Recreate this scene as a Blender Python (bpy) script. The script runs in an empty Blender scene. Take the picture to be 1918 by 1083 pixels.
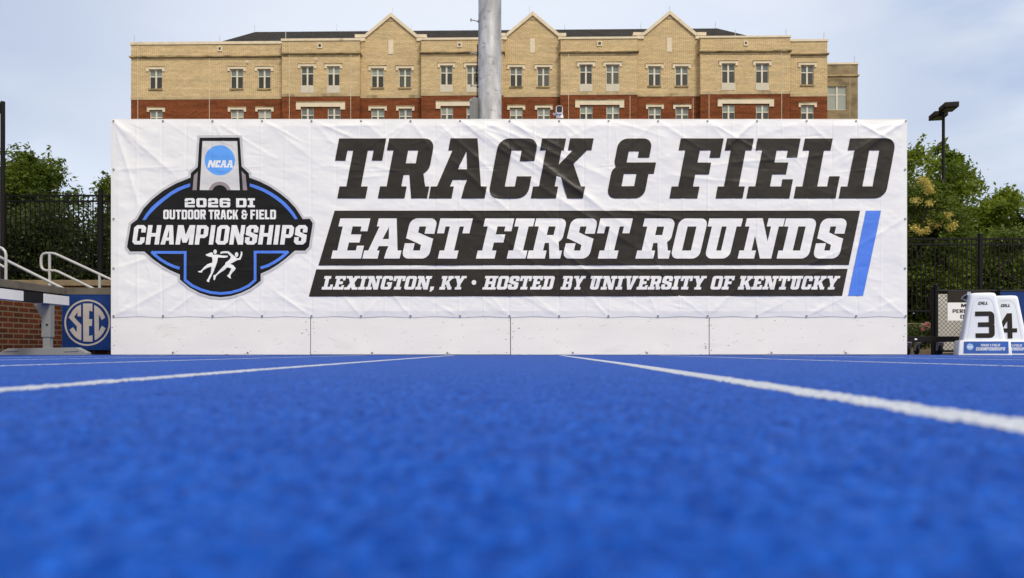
import bpy, bmesh, math, random
import numpy as np
from mathutils import Vector, Matrix
from mathutils.geometry import delaunay_2d_cdt

random.seed(7)
rng = np.random.default_rng(11)
scene = bpy.context.scene
COL = scene.collection

# ------------------------------------------------------------------ camera
FPX, PX0, HY, CH = 1400.0, 959.0, 655.7, 0.065     # focal length (photo px), vanishing column, horizon row, lens height (m)
cam_data = bpy.data.cameras.new("camera")
cam = bpy.data.objects.new("camera", cam_data)
COL.objects.link(cam)
cam.location = (0, 0, CH)
cam.rotation_euler = (math.radians(90), 0, 0)
cam_data.sensor_width = 36
cam_data.lens = FPX / 1918 * 36
cam_data.shift_y = (HY - 541.5) / 1918
cam_data.clip_start = 0.02
cam_data.clip_end = 2000
cam_data.dof.use_dof = True
cam_data.dof.focus_distance = 9.15
cam_data.dof.aperture_fstop = 3.6
scene.camera = cam

# ------------------------------------------------------------------ light
scene.view_settings.view_transform = 'Standard'
scene.view_settings.look = 'None'
scene.view_settings.gamma = 1
scene.view_settings.exposure = 0.72
SUN_EL, SUN_AZ = math.radians(46), math.radians(152)      # azimuth clockwise from +Y: behind the camera, to the right
sdir = Vector((math.sin(SUN_AZ) * math.cos(SUN_EL), math.cos(SUN_AZ) * math.cos(SUN_EL), math.sin(SUN_EL)))
sun_data = bpy.data.lights.new("sun", 'SUN')
sun_data.energy = 1.5
sun_data.angle = math.radians(16)
sun_data.color = (1.0, 0.93, 0.82)
sun = bpy.data.objects.new("sun", sun_data)
sun.rotation_euler = sdir.to_track_quat('Z', 'Y').to_euler()
sun.location = (20, -20, 40)
COL.objects.link(sun)

world = bpy.data.worlds.new("World")
scene.world = world
world.use_nodes = True
wn, wl = world.node_tree.nodes, world.node_tree.links
wn.clear()
w_out = wn.new('ShaderNodeOutputWorld')
w_bg = wn.new('ShaderNodeBackground')
w_bg.inputs['Strength'].default_value = 0.1
sky = wn.new('ShaderNodeTexSky')
sky.sky_type = 'NISHITA'
sky.sun_disc = False
sky.sun_elevation = SUN_EL
sky.sun_rotation = SUN_AZ
w_tc = wn.new('ShaderNodeTexCoord')
w_map = wn.new('ShaderNodeMapping')
w_map.inputs['Scale'].default_value = (1.0, 1.0, 2.6)
w_map.inputs['Location'].default_value = (0.35, 0.0, 0.2)
w_n = wn.new('ShaderNodeTexNoise')
w_n.inputs['Scale'].default_value = 3.6
w_n.inputs['Detail'].default_value = 6
w_n.inputs['Roughness'].default_value = 0.5
w_ramp = wn.new('ShaderNodeValToRGB')            # cloud brightness: grey undersides to bright breaks
w_ramp.color_ramp.elements[0].position = 0.40
w_ramp.color_ramp.elements[0].color = (2.45, 3.2, 4.85, 1)
w_ramp.color_ramp.elements[1].position = 0.62
w_ramp.color_ramp.elements[1].color = (5.3, 5.65, 6.25, 1)
w_mix = wn.new('ShaderNodeMix')
w_mix.data_type = 'RGBA'
w_mix.inputs[0].default_value = 0.86             # cloud cover over the blue
wl.new(w_tc.outputs['Generated'], w_map.inputs[0])
wl.new(w_map.outputs[0], w_n.inputs['Vector'])
wl.new(w_n.outputs['Fac'], w_ramp.inputs[0])
wl.new(sky.outputs[0], w_mix.inputs[6])

def sky_glow(direction, lo, hi, colour, amount, base):
    """a brighter part of the cloud cover round one direction"""
    dt = wn.new('ShaderNodeVectorMath'); dt.operation = 'DOT_PRODUCT'
    wl.new(w_tc.outputs['Generated'], dt.inputs[0]); dt.inputs[1].default_value = direction
    mr = wn.new('ShaderNodeMapRange'); mr.interpolation_type = 'SMOOTHSTEP'
    mr.inputs[1].default_value = lo; mr.inputs[2].default_value = hi; mr.inputs[3].default_value = 0; mr.inputs[4].default_value = amount
    wl.new(dt.outputs['Value'], mr.inputs[0])
    gx_ = wn.new('ShaderNodeMix'); gx_.data_type = 'RGBA'
    wl.new(mr.outputs[0], gx_.inputs[0]); wl.new(base, gx_.inputs[6]); gx_.inputs[7].default_value = colour
    return gx_.outputs[2]
w_n2 = wn.new('ShaderNodeTexNoise'); w_n2.inputs['Scale'].default_value = 1.5; w_n2.inputs['Detail'].default_value = 3
w_m2 = wn.new('ShaderNodeMapping'); w_m2.inputs['Location'].default_value = (3.1, 1.7, 0.4); w_m2.inputs['Scale'].default_value = (1, 1, 2.0)
wl.new(w_tc.outputs['Generated'], w_m2.inputs[0]); wl.new(w_m2.outputs[0], w_n2.inputs['Vector'])
w_r2 = wn.new('ShaderNodeMapRange'); w_r2.inputs[1].default_value = 0.42; w_r2.inputs[2].default_value = 0.62; w_r2.inputs[4].default_value = 0.8
wl.new(w_n2.outputs['Fac'], w_r2.inputs[0])
w_t = wn.new('ShaderNodeMix'); w_t.data_type = 'RGBA'                      # greyer sheets of cloud
wl.new(w_r2.outputs[0], w_t.inputs[0]); wl.new(w_ramp.outputs[0], w_t.inputs[6]); w_t.inputs[7].default_value = (3.75, 4.1, 4.85, 1)
tint = w_t.outputs[2]
cl = sky_glow((0.0, math.cos(math.radians(23)), math.sin(math.radians(23))), 0.84, 1.0, (5.9, 6.15, 6.6, 1), 0.8, tint)   # thin cloud over the gables
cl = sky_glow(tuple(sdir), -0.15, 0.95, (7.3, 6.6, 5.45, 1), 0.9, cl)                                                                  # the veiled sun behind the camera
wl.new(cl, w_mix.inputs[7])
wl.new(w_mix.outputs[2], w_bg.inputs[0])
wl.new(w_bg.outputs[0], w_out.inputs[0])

scene.render.engine = 'CYCLES'
scene.cycles.use_denoising = True
scene.cycles.max_bounces = 8
scene.cycles.transparent_max_bounces = 8


# ------------------------------------------------------------------ helpers
def P(x, y, d):
    """the point at distance d whose direction is photo pixel (x, y)"""
    return Vector(((x - PX0) / FPX * d, d, CH + (HY - y) / FPX * d))


def tag(o, label=None, cat=None, group=None, kind=None):
    if label: o['label'] = label
    if cat: o['category'] = cat
    if group: o['group'] = group
    if kind: o['kind'] = kind
    return o


def empty(name, loc, label, cat, group=None, rz=0.0):
    o = bpy.data.objects.new(name, None)
    COL.objects.link(o)
    o.location = loc
    o.rotation_euler = (0, 0, rz)
    o.empty_display_size = 0.2
    return tag(o, label, cat, group)


def link(name, me, parent=None):
    o = bpy.data.objects.new(name, me)
    COL.objects.link(o)
    if parent is not None:
        o.parent = parent
    return o


class MB:
    """collects shapes, then links them as ONE mesh object"""
    def __init__(self):
        self.v, self.f, self.m = [], [], []
        self.mi = 0

    def quadface(self, pts):
        n = len(self.v)
        self.v += [tuple(p) for p in pts]
        self.f.append(tuple(range(n, n + len(pts))))
        self.m.append(self.mi)

    def box(self, x0, y0, z0, x1, y1, z1):
        n = len(self.v)
        self.v += [(x0, y0, z0), (x1, y0, z0), (x1, y1, z0), (x0, y1, z0),
                   (x0, y0, z1), (x1, y0, z1), (x1, y1, z1), (x0, y1, z1)]
        for q in ((0, 3, 2, 1), (4, 5, 6, 7), (0, 1, 5, 4), (1, 2, 6, 5), (2, 3, 7, 6), (3, 0, 4, 7)):
            self.f.append(tuple(n + i for i in q))
            self.m.append(self.mi)

    def hexa(self, b, t):
        """b, t: four bottom and four top points, anticlockwise seen from above"""
        n = len(self.v)
        self.v += [tuple(p) for p in b] + [tuple(p) for p in t]
        for q in ((0, 3, 2, 1), (4, 5, 6, 7), (0, 1, 5, 4), (1, 2, 6, 5), (2, 3, 7, 6), (3, 0, 4, 7)):
            self.f.append(tuple(n + i for i in q))
            self.m.append(self.mi)

    def prism(self, poly, y0, y1):
        """polygon in (x, z) pushed from y0 to y1"""
        a = sum(poly[i][0] * poly[(i + 1) % len(poly)][1] - poly[(i + 1) % len(poly)][0] * poly[i][1] for i in range(len(poly)))
        if a < 0: poly = poly[::-1]
        k, n = len(poly), len(self.v)
        self.v += [(p[0], y0, p[1]) for p in poly] + [(p[0], y1, p[1]) for p in poly]
        self.f.append(tuple(range(n, n + k)))
        self.f.append(tuple(range(n + 2 * k - 1, n + k - 1, -1)))
        self.m += [self.mi] * 2
        for i in range(k):
            j = (i + 1) % k
            self.f.append((n + j, n + i, n + k + i, n + k + j))
            self.m.append(self.mi)

    def tube(self, pts, r, n=8, cap=True):
        pts = [Vector(p) for p in pts]
        rs = r if isinstance(r, (list, tuple)) else [r] * len(pts)
        base = len(self.v)
        up = None
        for i, p in enumerate(pts):
            d = (pts[min(i + 1, len(pts) - 1)] - pts[max(i - 1, 0)]).normalized()
            if up is None:
                up = Vector((0, 0, 1)) if abs(d.z) < 0.9 else Vector((0, 1, 0))
            s = d.cross(up).normalized()
            up = s.cross(d).normalized()
            for k in range(n):
                a = 2 * math.pi * k / n
                self.v.append(tuple(p + (s * math.cos(a) + up * math.sin(a)) * rs[i]))
        for i in range(len(pts) - 1):
            for k in range(n):
                a, b = base + i * n + k, base + i * n + (k + 1) % n
                self.f.append((a, b, b + n, a + n))
                self.m.append(self.mi)
        if cap:
            self.f.append(tuple(base + k for k in range(n - 1, -1, -1)))
            self.f.append(tuple(base + (len(pts) - 1) * n + k for k in range(n)))
            self.m += [self.mi] * 2

    def lathe(self, prof, cx, cy, cz=0.0, n=24):
        base = len(self.v)
        for r, z in prof:
            for k in range(n):
                a = 2 * math.pi * k / n
                self.v.append((cx + r * math.cos(a), cy + r * math.sin(a), cz + z))
        for i in range(len(prof) - 1):
            for k in range(n):
                a, b = base + i * n + k, base + i * n + (k + 1) % n
                self.f.append((a, b, b + n, a + n))
                self.m.append(self.mi)

    def build(self, name, mats, parent=None, smooth=False, bevel=0.0, local=None):
        if not isinstance(mats, (list, tuple)): mats = [mats]
        me = bpy.data.meshes.new(name)
        v = self.v
        if local is not None:
            v = [(p[0] - local[0], p[1] - local[1], p[2] - local[2]) for p in v]
        me.from_pydata(v, [], self.f)
        for m in mats: me.materials.append(m)
        if len(mats) > 1: me.polygons.foreach_set('material_index', self.m)
        if bevel > 0:
            bm = bmesh.new(); bm.from_mesh(me)
            bmesh.ops.remove_doubles(bm, verts=bm.verts, dist=1e-5)
            ed = [e for e in bm.edges if len(e.link_faces) == 2 and e.calc_face_angle(0) > 0.5]
            bmesh.ops.bevel(bm, geom=ed, offset=bevel, segments=2, affect='EDGES', profile=0.7, clamp_overlap=True)
            bm.to_mesh(me); bm.free()
        me.update()
        if smooth:
            me.polygons.foreach_set('use_smooth', [True] * len(me.polygons))
            me.set_sharp_from_angle(angle=math.radians(40))
        return link(name, me, parent)


# ------------------------------------------------------------------ materials
def nodes_of(name):
    m = bpy.data.materials.new(name)
    m.use_nodes = True
    nt = m.node_tree
    b = nt.nodes['Principled BSDF']
    return m, nt, b


def mat(name, col, rough=0.6, var=0.12, scale=6.0, metal=0.0, bump=0.0, bscale=60.0, stain=None, stretch=(1, 1, 1), spec=0.5):
    """base colour broken up by noise; stain = (colour, threshold, scale) adds dirt with a shape of its own"""
    m, nt, b = nodes_of(name)
    N, L = nt.nodes, nt.links
    tc = N.new('ShaderNodeTexCoord')
    mp = N.new('ShaderNodeMapping'); mp.inputs['Scale'].default_value = stretch
    L.new(tc.outputs['Object'], mp.inputs[0])
    n = N.new('ShaderNodeTexNoise'); n.inputs['Scale'].default_value = scale; n.inputs['Detail'].default_value = 5
    L.new(mp.outputs[0], n.inputs['Vector'])
    r = N.new('ShaderNodeValToRGB')
    r.color_ramp.elements[0].position = 0.3; r.color_ramp.elements[1].position = 0.7
    r.color_ramp.elements[0].color = tuple(c * (1 - var) for c in col) + (1,)
    r.color_ramp.elements[1].color = tuple(min(1, c * (1 + var)) for c in col) + (1,)
    L.new(n.outputs['Fac'], r.inputs[0])
    out = r.outputs[0]
    if stain:
        sc, th, ss = stain
        n2 = N.new('ShaderNodeTexNoise'); n2.inputs['Scale'].default_value = ss; n2.inputs['Detail'].default_value = 8
        L.new(mp.outputs[0], n2.inputs['Vector'])
        r2 = N.new('ShaderNodeValToRGB')
        r2.color_ramp.elements[0].position = th; r2.color_ramp.elements[1].position = min(1, th + 0.12)
        r2.color_ramp.elements[0].color = (0, 0, 0, 1); r2.color_ramp.elements[1].color = (0.8, 0.8, 0.8, 1)
        L.new(n2.outputs['Fac'], r2.inputs[0])
        mx = N.new('ShaderNodeMix'); mx.data_type = 'RGBA'
        L.new(r2.outputs[0], mx.inputs[0]); L.new(out, mx.inputs[6]); mx.inputs[7].default_value = tuple(sc) + (1,)
        out = mx.outputs[2]
    L.new(out, b.inputs['Base Color'])
    b.inputs['Roughness'].default_value = rough
    b.inputs['Metallic'].default_value = metal
    b.inputs['Specular IOR Level'].default_value = spec
    if bump:
        n3 = N.new('ShaderNodeTexNoise'); n3.inputs['Scale'].default_value = bscale; n3.inputs['Detail'].default_value = 4
        L.new(mp.outputs[0], n3.inputs['Vector'])
        bp = N.new('ShaderNodeBump'); bp.inputs['Strength'].default_value = bump; bp.inputs['Distance'].default_value = 0.01
        L.new(n3.outputs['Fac'], bp.inputs['Height']); L.new(bp.outputs[0], b.inputs['Normal'])
    return m


def brick_mat(name, c1, c2, mortar, bw, bh, ms, stain=(0.1, 0.08, 0.06), amount=0.5, streak=0.7, swap=False):
    """bricks laid over x+y (run) and z (height) of the object"""
    m, nt, b = nodes_of(name)
    N, L = nt.nodes, nt.links
    tc = N.new('ShaderNodeTexCoord')
    sp = N.new('ShaderNodeSeparateXYZ'); L.new(tc.outputs['Object'], sp.inputs[0])
    ad = N.new('ShaderNodeMath'); ad.operation = 'ADD'
    L.new(sp.outputs[0], ad.inputs[0]); L.new(sp.outputs[1], ad.inputs[1])
    cb = N.new('ShaderNodeCombineXYZ'); L.new(ad.outputs[0], cb.inputs[0]); L.new(sp.outputs[2], cb.inputs[1])
    bk = N.new('ShaderNodeTexBrick')
    bk.inputs['Scale'].default_value = 1.0
    bk.inputs['Brick Width'].default_value = bw
    bk.inputs['Row Height'].default_value = bh
    bk.inputs['Mortar Size'].default_value = ms
    bk.inputs['Color1'].default_value = tuple(c1) + (1,)
    bk.inputs['Color2'].default_value = tuple(c2) + (1,)
    bk.inputs['Mortar'].default_value = tuple(mortar) + (1,)
    L.new(cb.outputs[0], bk.inputs['Vector'])
    # tone drifting over the wall, stretched along the courses
    mp = N.new('ShaderNodeMapping'); mp.inputs['Scale'].default_value = (0.35, 1.6, 1)
    L.new(cb.outputs[0], mp.inputs[0])
    n = N.new('ShaderNodeTexNoise'); n.inputs['Scale'].default_value = 1.3; n.inputs['Detail'].default_value = 9; n.inputs['Roughness'].default_value = 0.65
    L.new(mp.outputs[0], n.inputs['Vector'])
    r = N.new('ShaderNodeValToRGB')
    r.color_ramp.elements[0].position = 0.35; r.color_ramp.elements[1].position = 0.62
    r.color_ramp.elements[0].color = (streak, streak, streak, 1); r.color_ramp.elements[1].color = (1.12, 1.1, 1.06, 1)
    L.new(n.outputs['Fac'], r.inputs[0])
    mu = N.new('ShaderNodeMix'); mu.data_type = 'RGBA'; mu.blend_type = 'MULTIPLY'; mu.inputs[0].default_value = 1
    L.new(bk.outputs['Color'], mu.inputs[6]); L.new(r.outputs[0], mu.inputs[7])
    n2 = N.new('ShaderNodeTexNoise'); n2.inputs['Scale'].default_value = 2.2; n2.inputs['Detail'].default_value = 8; n2.inputs['Roughness'].default_value = 0.75
    mp2 = N.new('ShaderNodeMapping'); mp2.inputs['Scale'].default_value = (0.5, 2.2, 1); mp2.inputs['Location'].default_value = (7, 3, 0)
    L.new(cb.outputs[0], mp2.inputs[0]); L.new(mp2.outputs[0], n2.inputs['Vector'])
    r2 = N.new('ShaderNodeValToRGB')
    r2.color_ramp.elements[0].position = 0.60; r2.color_ramp.elements[1].position = 0.74
    r2.color_ramp.elements[0].color = (0, 0, 0, 1); r2.color_ramp.elements[1].color = (amount, amount, amount, 1)
    L.new(n2.outputs['Fac'], r2.inputs[0])
    mx = N.new('ShaderNodeMix'); mx.data_type = 'RGBA'
    L.new(r2.outputs[0], mx.inputs[0]); L.new(mu.outputs[2], mx.inputs[6]); mx.inputs[7].default_value = tuple(stain) + (1,)
    L.new(mx.outputs[2], b.inputs['Base Color'])
    b.inputs['Roughness'].default_value = 0.85
    b.inputs['Specular IOR Level'].default_value = 0.1
    bp = N.new('ShaderNodeBump'); bp.inputs['Strength'].default_value = 0.5; bp.inputs['Distance'].default_value = 0.006; bp.invert = True
    L.new(bk.outputs['Fac'], bp.inputs['Height']); L.new(bp.outputs[0], b.inputs['Normal'])
    return m


def leaf_mat(name, dark, light, trans=0.35):
    m = bpy.data.materials.new(name); m.use_nodes = True
    nt = m.node_tree; N, L = nt.nodes, nt.links
    N.clear()
    out = N.new('ShaderNodeOutputMaterial')
    at = N.new('ShaderNodeAttribute'); at.attribute_name = 'var'
    r = N.new('ShaderNodeValToRGB')
    r.color_ramp.elements[0].color = tuple(dark) + (1,); r.color_ramp.elements[1].color = tuple(light) + (1,)
    L.new(at.outputs['Fac'], r.inputs[0])
    p = N.new('ShaderNodeBsdfPrincipled'); p.inputs['Roughness'].default_value = 0.55; p.inputs['Specular IOR Level'].default_value = 0.3
    t = N.new('ShaderNodeBsdfTranslucent')
    mx = N.new('ShaderNodeMixShader'); mx.inputs[0].default_value = trans
    L.new(r.outputs[0], p.inputs['Base Color']); L.new(r.outputs[0], t.inputs['Color'])
    L.new(p.outputs[0], mx.inputs[1]); L.new(t.outputs[0], mx.inputs[2]); L.new(mx.outputs[0], out.inputs[0])
    return m



def plywood():
    m = mat('plywood', (0.77, 0.755, 0.715), 0.6, 0.035, 2.2, bump=0.12, bscale=40, stain=((0.72, 0.70, 0.65), 0.60, 2.2), stretch=(0.6, 1, 2.2))
    nt = m.node_tree; N, L = nt.nodes, nt.links
    b = N['Principled BSDF']
    src = b.inputs['Base Color'].links[0].from_socket
    tc = N.new('ShaderNodeTexCoord')
    for sc_, lo, hi, st, c, am in ((24, .66, .70, (.6, 1, 1.6), (0.12, 0.10, 0.08, 1), .85), (8, .64, .78, (.35, 1, 2.5), (0.40, 0.37, 0.31, 1), .28), (55, .675, .71, (1, 1, .8), (0.10, 0.08, 0.06, 1), .8)):
        mp = N.new('ShaderNodeMapping'); mp.inputs['Scale'].default_value = st; L.new(tc.outputs['Object'], mp.inputs[0])
        n = N.new('ShaderNodeTexNoise'); n.inputs['Scale'].default_value = sc_; n.inputs['Detail'].default_value = 5; n.inputs['Roughness'].default_value = .6
        L.new(mp.outputs[0], n.inputs['Vector'])
        mr = N.new('ShaderNodeMapRange'); mr.inputs[1].default_value = lo; mr.inputs[2].default_value = hi; mr.inputs[4].default_value = am
        L.new(n.outputs['Fac'], mr.inputs[0])
        mx = N.new('ShaderNodeMix'); mx.data_type = 'RGBA'
        L.new(mr.outputs[0], mx.inputs[0]); L.new(src, mx.inputs[6]); mx.inputs[7].default_value = c
        src = mx.outputs[2]
    L.new(src, b.inputs['Base Color'])
    return m


M = {}
M['vinyl_white'] = mat('vinyl_white', (0.775, 0.775, 0.76), 0.42, 0.02, 0.8, spec=0.4)
M['vinyl_black'] = mat('vinyl_black', (0.024, 0.020, 0.016), 0.38, 0.15, 2.0, spec=0.25)
M['vinyl_ink'] = mat('vinyl_ink', (0.007, 0.007, 0.007), 0.38, 0.15, 2.0, spec=0.2)
M['vinyl_blue'] = mat('vinyl_blue', (0.07, 0.20, 0.72), 0.42, 0.05, 2.0, spec=0.4)
M['vinyl_sky'] = mat('vinyl_sky', (0.10, 0.33, 0.80), 0.42, 0.05, 2.0, spec=0.4)
M['vinyl_grey'] = mat('vinyl_grey', (0.52, 0.52, 0.535), 0.42, 0.03, 2.0, spec=0.4)
M['vinyl_pale'] = mat('vinyl_pale', (0.60, 0.60, 0.59), 0.42, 0.03, 2.0, spec=0.4)
M['vinyl_mauve'] = mat('vinyl_mauve', (0.27, 0.225, 0.24), 0.42, 0.05, 2.0, spec=0.4)
M['plywood'] = plywood()
M['chip'] = mat('chip', (0.10, 0.075, 0.05), 0.8, 0.5, 30)
M['scuff'] = mat('scuff', (0.48, 0.46, 0.42), 0.7, 0.15, 20)
M['raw_timber'] = mat('raw_timber', (0.32, 0.22, 0.12), 0.8, 0.25, 8.0, stretch=(8, 1, 1))
M['steel'] = mat('steel', (0.30, 0.29, 0.28), 0.4, 0.2, 30, metal=0.8)
M['tan_brick'] = brick_mat('tan_brick', (0.55, 0.42, 0.24), (0.68, 0.54, 0.33), (0.31, 0.23, 0.13), 0.31, 0.098, 0.016, stain=(0.22, 0.165, 0.09), amount=0.5, streak=0.90)
M['red_brick'] = brick_mat('red_brick', (0.105, 0.022, 0.006), (0.195, 0.043, 0.012), (0.25, 0.11, 0.055), 0.31, 0.098, 0.015, stain=(0.07, 0.03, 0.02), amount=0.6, streak=0.68)
M['wall_brick'] = brick_mat('wall_brick', (0.075, 0.026, 0.014), (0.15, 0.040, 0.015), (0.20, 0.145, 0.09), 0.20, 0.068, 0.009, stain=(0.06, 0.045, 0.03), amount=0.7, streak=0.6)
M['limestone'] = mat('limestone', (0.66, 0.57, 0.43), 0.8, 0.08, 2.0, stain=((0.38, 0.30, 0.2), 0.62, 1.5))
M['stained_stone'] = mat('stained_stone', (0.36, 0.27, 0.14), 0.85, 0.3, 2.5, stain=((0.10, 0.08, 0.045), 0.50, 2.0), stretch=(0.5, 1, 2.5))
M['band_stone'] = mat('band_stone', (0.44, 0.34, 0.20), 0.85, 0.18, 1.5, stain=((0.2, 0.15, 0.08), 0.56, 1.2))
M['cast_stone'] = mat('cast_stone', (0.25, 0.19, 0.105), 0.85, 0.2, 1.2, stain=((0.12, 0.095, 0.05), 0.52, 0.8), stretch=(1, 1, 1.8))
M['frame_paint'] = mat('frame_paint', (0.62, 0.585, 0.49), 0.5, 0.04, 4)
M['apron'] = mat('apron', (0.55, 0.50, 0.41), 0.7, 0.06, 3)
M['shingle'] = brick_mat('shingle', (0.030, 0.028, 0.027), (0.048, 0.045, 0.042), (0.018, 0.017, 0.016), 0.4, 0.16, 0.02, stain=(0.02, 0.02, 0.02), amount=0.5, streak=0.7)
M['glass'] = mat('glass', (0.13, 0.155, 0.145), 0.08, 0.25, 0.9, spec=0.7)
M['big_glass'] = mat('big_glass', (0.27, 0.30, 0.27), 0.06, 0.1, 0.5, spec=0.7)
M['half_blind'] = mat('half_blind', (0.075, 0.075, 0.062), 0.45, 0.3, 1.2, spec=0.4)
M['dim_glass'] = mat('dim_glass', (0.07, 0.085, 0.08), 0.08, 0.25, 0.9, spec=0.7)
M['pale_blind'] = mat('pale_blind', (0.34, 0.36, 0.33), 0.3, 0.15, 0.8, spec=0.5)
M['low_glass'] = mat('low_glass', (0.22, 0.27, 0.24), 0.1, 0.3, 0.8, spec=0.7)  # paler pane: the reflected sky is put into the base colour
M['low_screen'] = mat('low_screen', (0.065, 0.075, 0.065), 0.4, 0.4, 0.7, spec=0.4)
M['screen'] = mat('screen', (0.030, 0.032, 0.026), 0.45, 0.25, 1.2, spec=0.4)
M['vent_dark'] = mat('vent_dark', (0.03, 0.027, 0.022), 0.7)
M['rod'] = mat('rod', (0.45, 0.45, 0.46), 0.4, metal=0.5)
M['black_metal'] = mat('black_metal', (0.006, 0.006, 0.0065), 0.5, 0.2, 12, spec=0.16)
M['bronze'] = mat('bronze', (0.009, 0.007, 0.006), 0.5, 0.2, 12, spec=0.18)
M['lens'] = mat('lens', (0.20, 0.19, 0.17), 0.3, 0.1, 10)
M['aluminium'] = mat('aluminium', (0.43, 0.43, 0.42), 0.42, 0.08, 10, metal=0.25)
M['concrete'] = mat('concrete', (0.13, 0.112, 0.088), 0.9, 0.22, 5, bump=0.4, bscale=80, stain=((0.05, 0.045, 0.035), 0.57, 3.5))
M['tan_stone'] = mat('tan_stone', (0.20, 0.15, 0.088), 0.9, 0.2, 6, bump=0.4, bscale=60, stain=((0.12, 0.09, 0.05), 0.56, 5))
M['grey_paint'] = mat('grey_paint', (0.24, 0.245, 0.24), 0.45, 0.06, 6, spec=0.5, stain=((0.12, 0.12, 0.11), 0.68, 14))
M['white_paint'] = mat('white_paint', (0.74, 0.74, 0.72), 0.5, 0.05, 6, stain=((0.3, 0.29, 0.27), 0.68, 10))
M['black_paint'] = mat('black_paint', (0.014, 0.014, 0.014), 0.5, 0.2, 8, spec=.2)
M['sec_blue'] = mat('sec_blue', (0.005, 0.032, 0.15), 0.6, 0.25, 3, spec=.25, bump=0.35, bscale=9)
M['sec_cream'] = mat('sec_cream', (0.44, 0.405, 0.365), 0.6, 0.07, 4)
M['marker_white'] = mat('marker_white', (0.72, 0.755, 0.80), 0.35, 0.02, 3, spec=0.5)
M['marker_ink'] = mat('marker_ink', (0.022, 0.017, 0.014), 0.5, 0.1, 5, spec=.2)
M['marker_blue'] = mat('marker_blue', (0.025, 0.10, 0.36), 0.4, 0.45, 2.2)
M['marker_pale'] = mat('marker_pale', (0.32, 0.52, 0.74), 0.4, 0.08, 5)
M['sign_brown'] = mat('sign_brown', (0.024, 0.018, 0.014), 0.5, 0.1, 5, spec=.2)
M['sign_white'] = mat('sign_white', (0.80, 0.80, 0.79), 0.5, 0.02, 5)
M['rubber'] = mat('rubber', (0.008, 0.008, 0.008), 0.7, spec=.2)
M['plastic_white'] = mat('plastic_white', (0.78, 0.76, 0.75), 0.35, 0.03, 8)
M['lens_black'] = mat('lens_black', (0.008, 0.008, 0.009), 0.12, 0.1, 8, spec=0.6)
M['pale_wall'] = mat('pale_wall', (0.52, 0.505, 0.465), 0.8, 0.08, 4, stain=((0.26, 0.24, 0.2), 0.6, 3))
M['bark'] = mat('bark', (0.055, 0.042, 0.03), 0.9, 0.35, 10, bump=0.8, bscale=25, stretch=(1, 1, 0.3))
M['mulch'] = mat('mulch', (0.06, 0.042, 0.028), 0.95, 0.4, 12, bump=0.8, bscale=40)
M['ground'] = mat('ground', (0.12, 0.11, 0.09), 0.95, 0.25, 0.7, bump=0.3, bscale=20, stain=((0.05, 0.07, 0.03), 0.5, 0.2))


def galvanised():
    m, nt, b = nodes_of('galvanised')
    N, L = nt.nodes, nt.links
    tc = N.new('ShaderNodeTexCoord')
    mp = N.new('ShaderNodeMapping'); mp.inputs['Scale'].default_value = (1, 1, 0.30); L.new(tc.outputs['Object'], mp.inputs[0])
    n = N.new('ShaderNodeTexNoise'); n.inputs['Scale'].default_value = 4.5; n.inputs['Detail'].default_value = 8; n.inputs['Roughness'].default_value = 0.6
    n.inputs['Distortion'].default_value = 0.25
    L.new(mp.outputs[0], n.inputs['Vector'])
    r = N.new('ShaderNodeValToRGB')
    r.color_ramp.elements[0].position = 0.36; r.color_ramp.elements[0].color = (0.25, 0.25, 0.26, 1)
    r.color_ramp.elements[1].position = 0.62; r.color_ramp.elements[1].color = (0.58, 0.58, 0.59, 1)
    L.new(n.outputs['Fac'], r.inputs[0])
    mp2 = N.new('ShaderNodeMapping'); mp2.inputs['Scale'].default_value = (1.0, 1.0, 1.9); L.new(tc.outputs['Object'], mp2.inputs[0])
    n2 = N.new('ShaderNodeTexNoise'); n2.inputs['Scale'].default_value = 7.5; n2.inputs['Detail'].default_value = 7; n2.inputs['Roughness'].default_value = 0.7
    L.new(mp2.outputs[0], n2.inputs['Vector'])
    r2 = N.new('ShaderNodeValToRGB')
    r2.color_ramp.elements[0].position = 0.545; r2.color_ramp.elements[0].color = (0, 0, 0, 1)
    r2.color_ramp.elements[1].position = 0.66; r2.color_ramp.elements[1].color = (0.75, 0.75, 0.75, 1)
    L.new(n2.outputs['Fac'], r2.inputs[0])
    mx = N.new('ShaderNodeMix'); mx.data_type = 'RGBA'
    L.new(r2.outputs[0], mx.inputs[0]); L.new(r.outputs[0], mx.inputs[6]); mx.inputs[7].default_value = (0.16, 0.16, 0.17, 1)
    L.new(mx.outputs[2], b.inputs['Base Color'])
    b.inputs['Metallic'].default_value = 0.15; b.inputs['Roughness'].default_value = 0.5
    return m
M['galvanised'] = galvanised()


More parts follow.
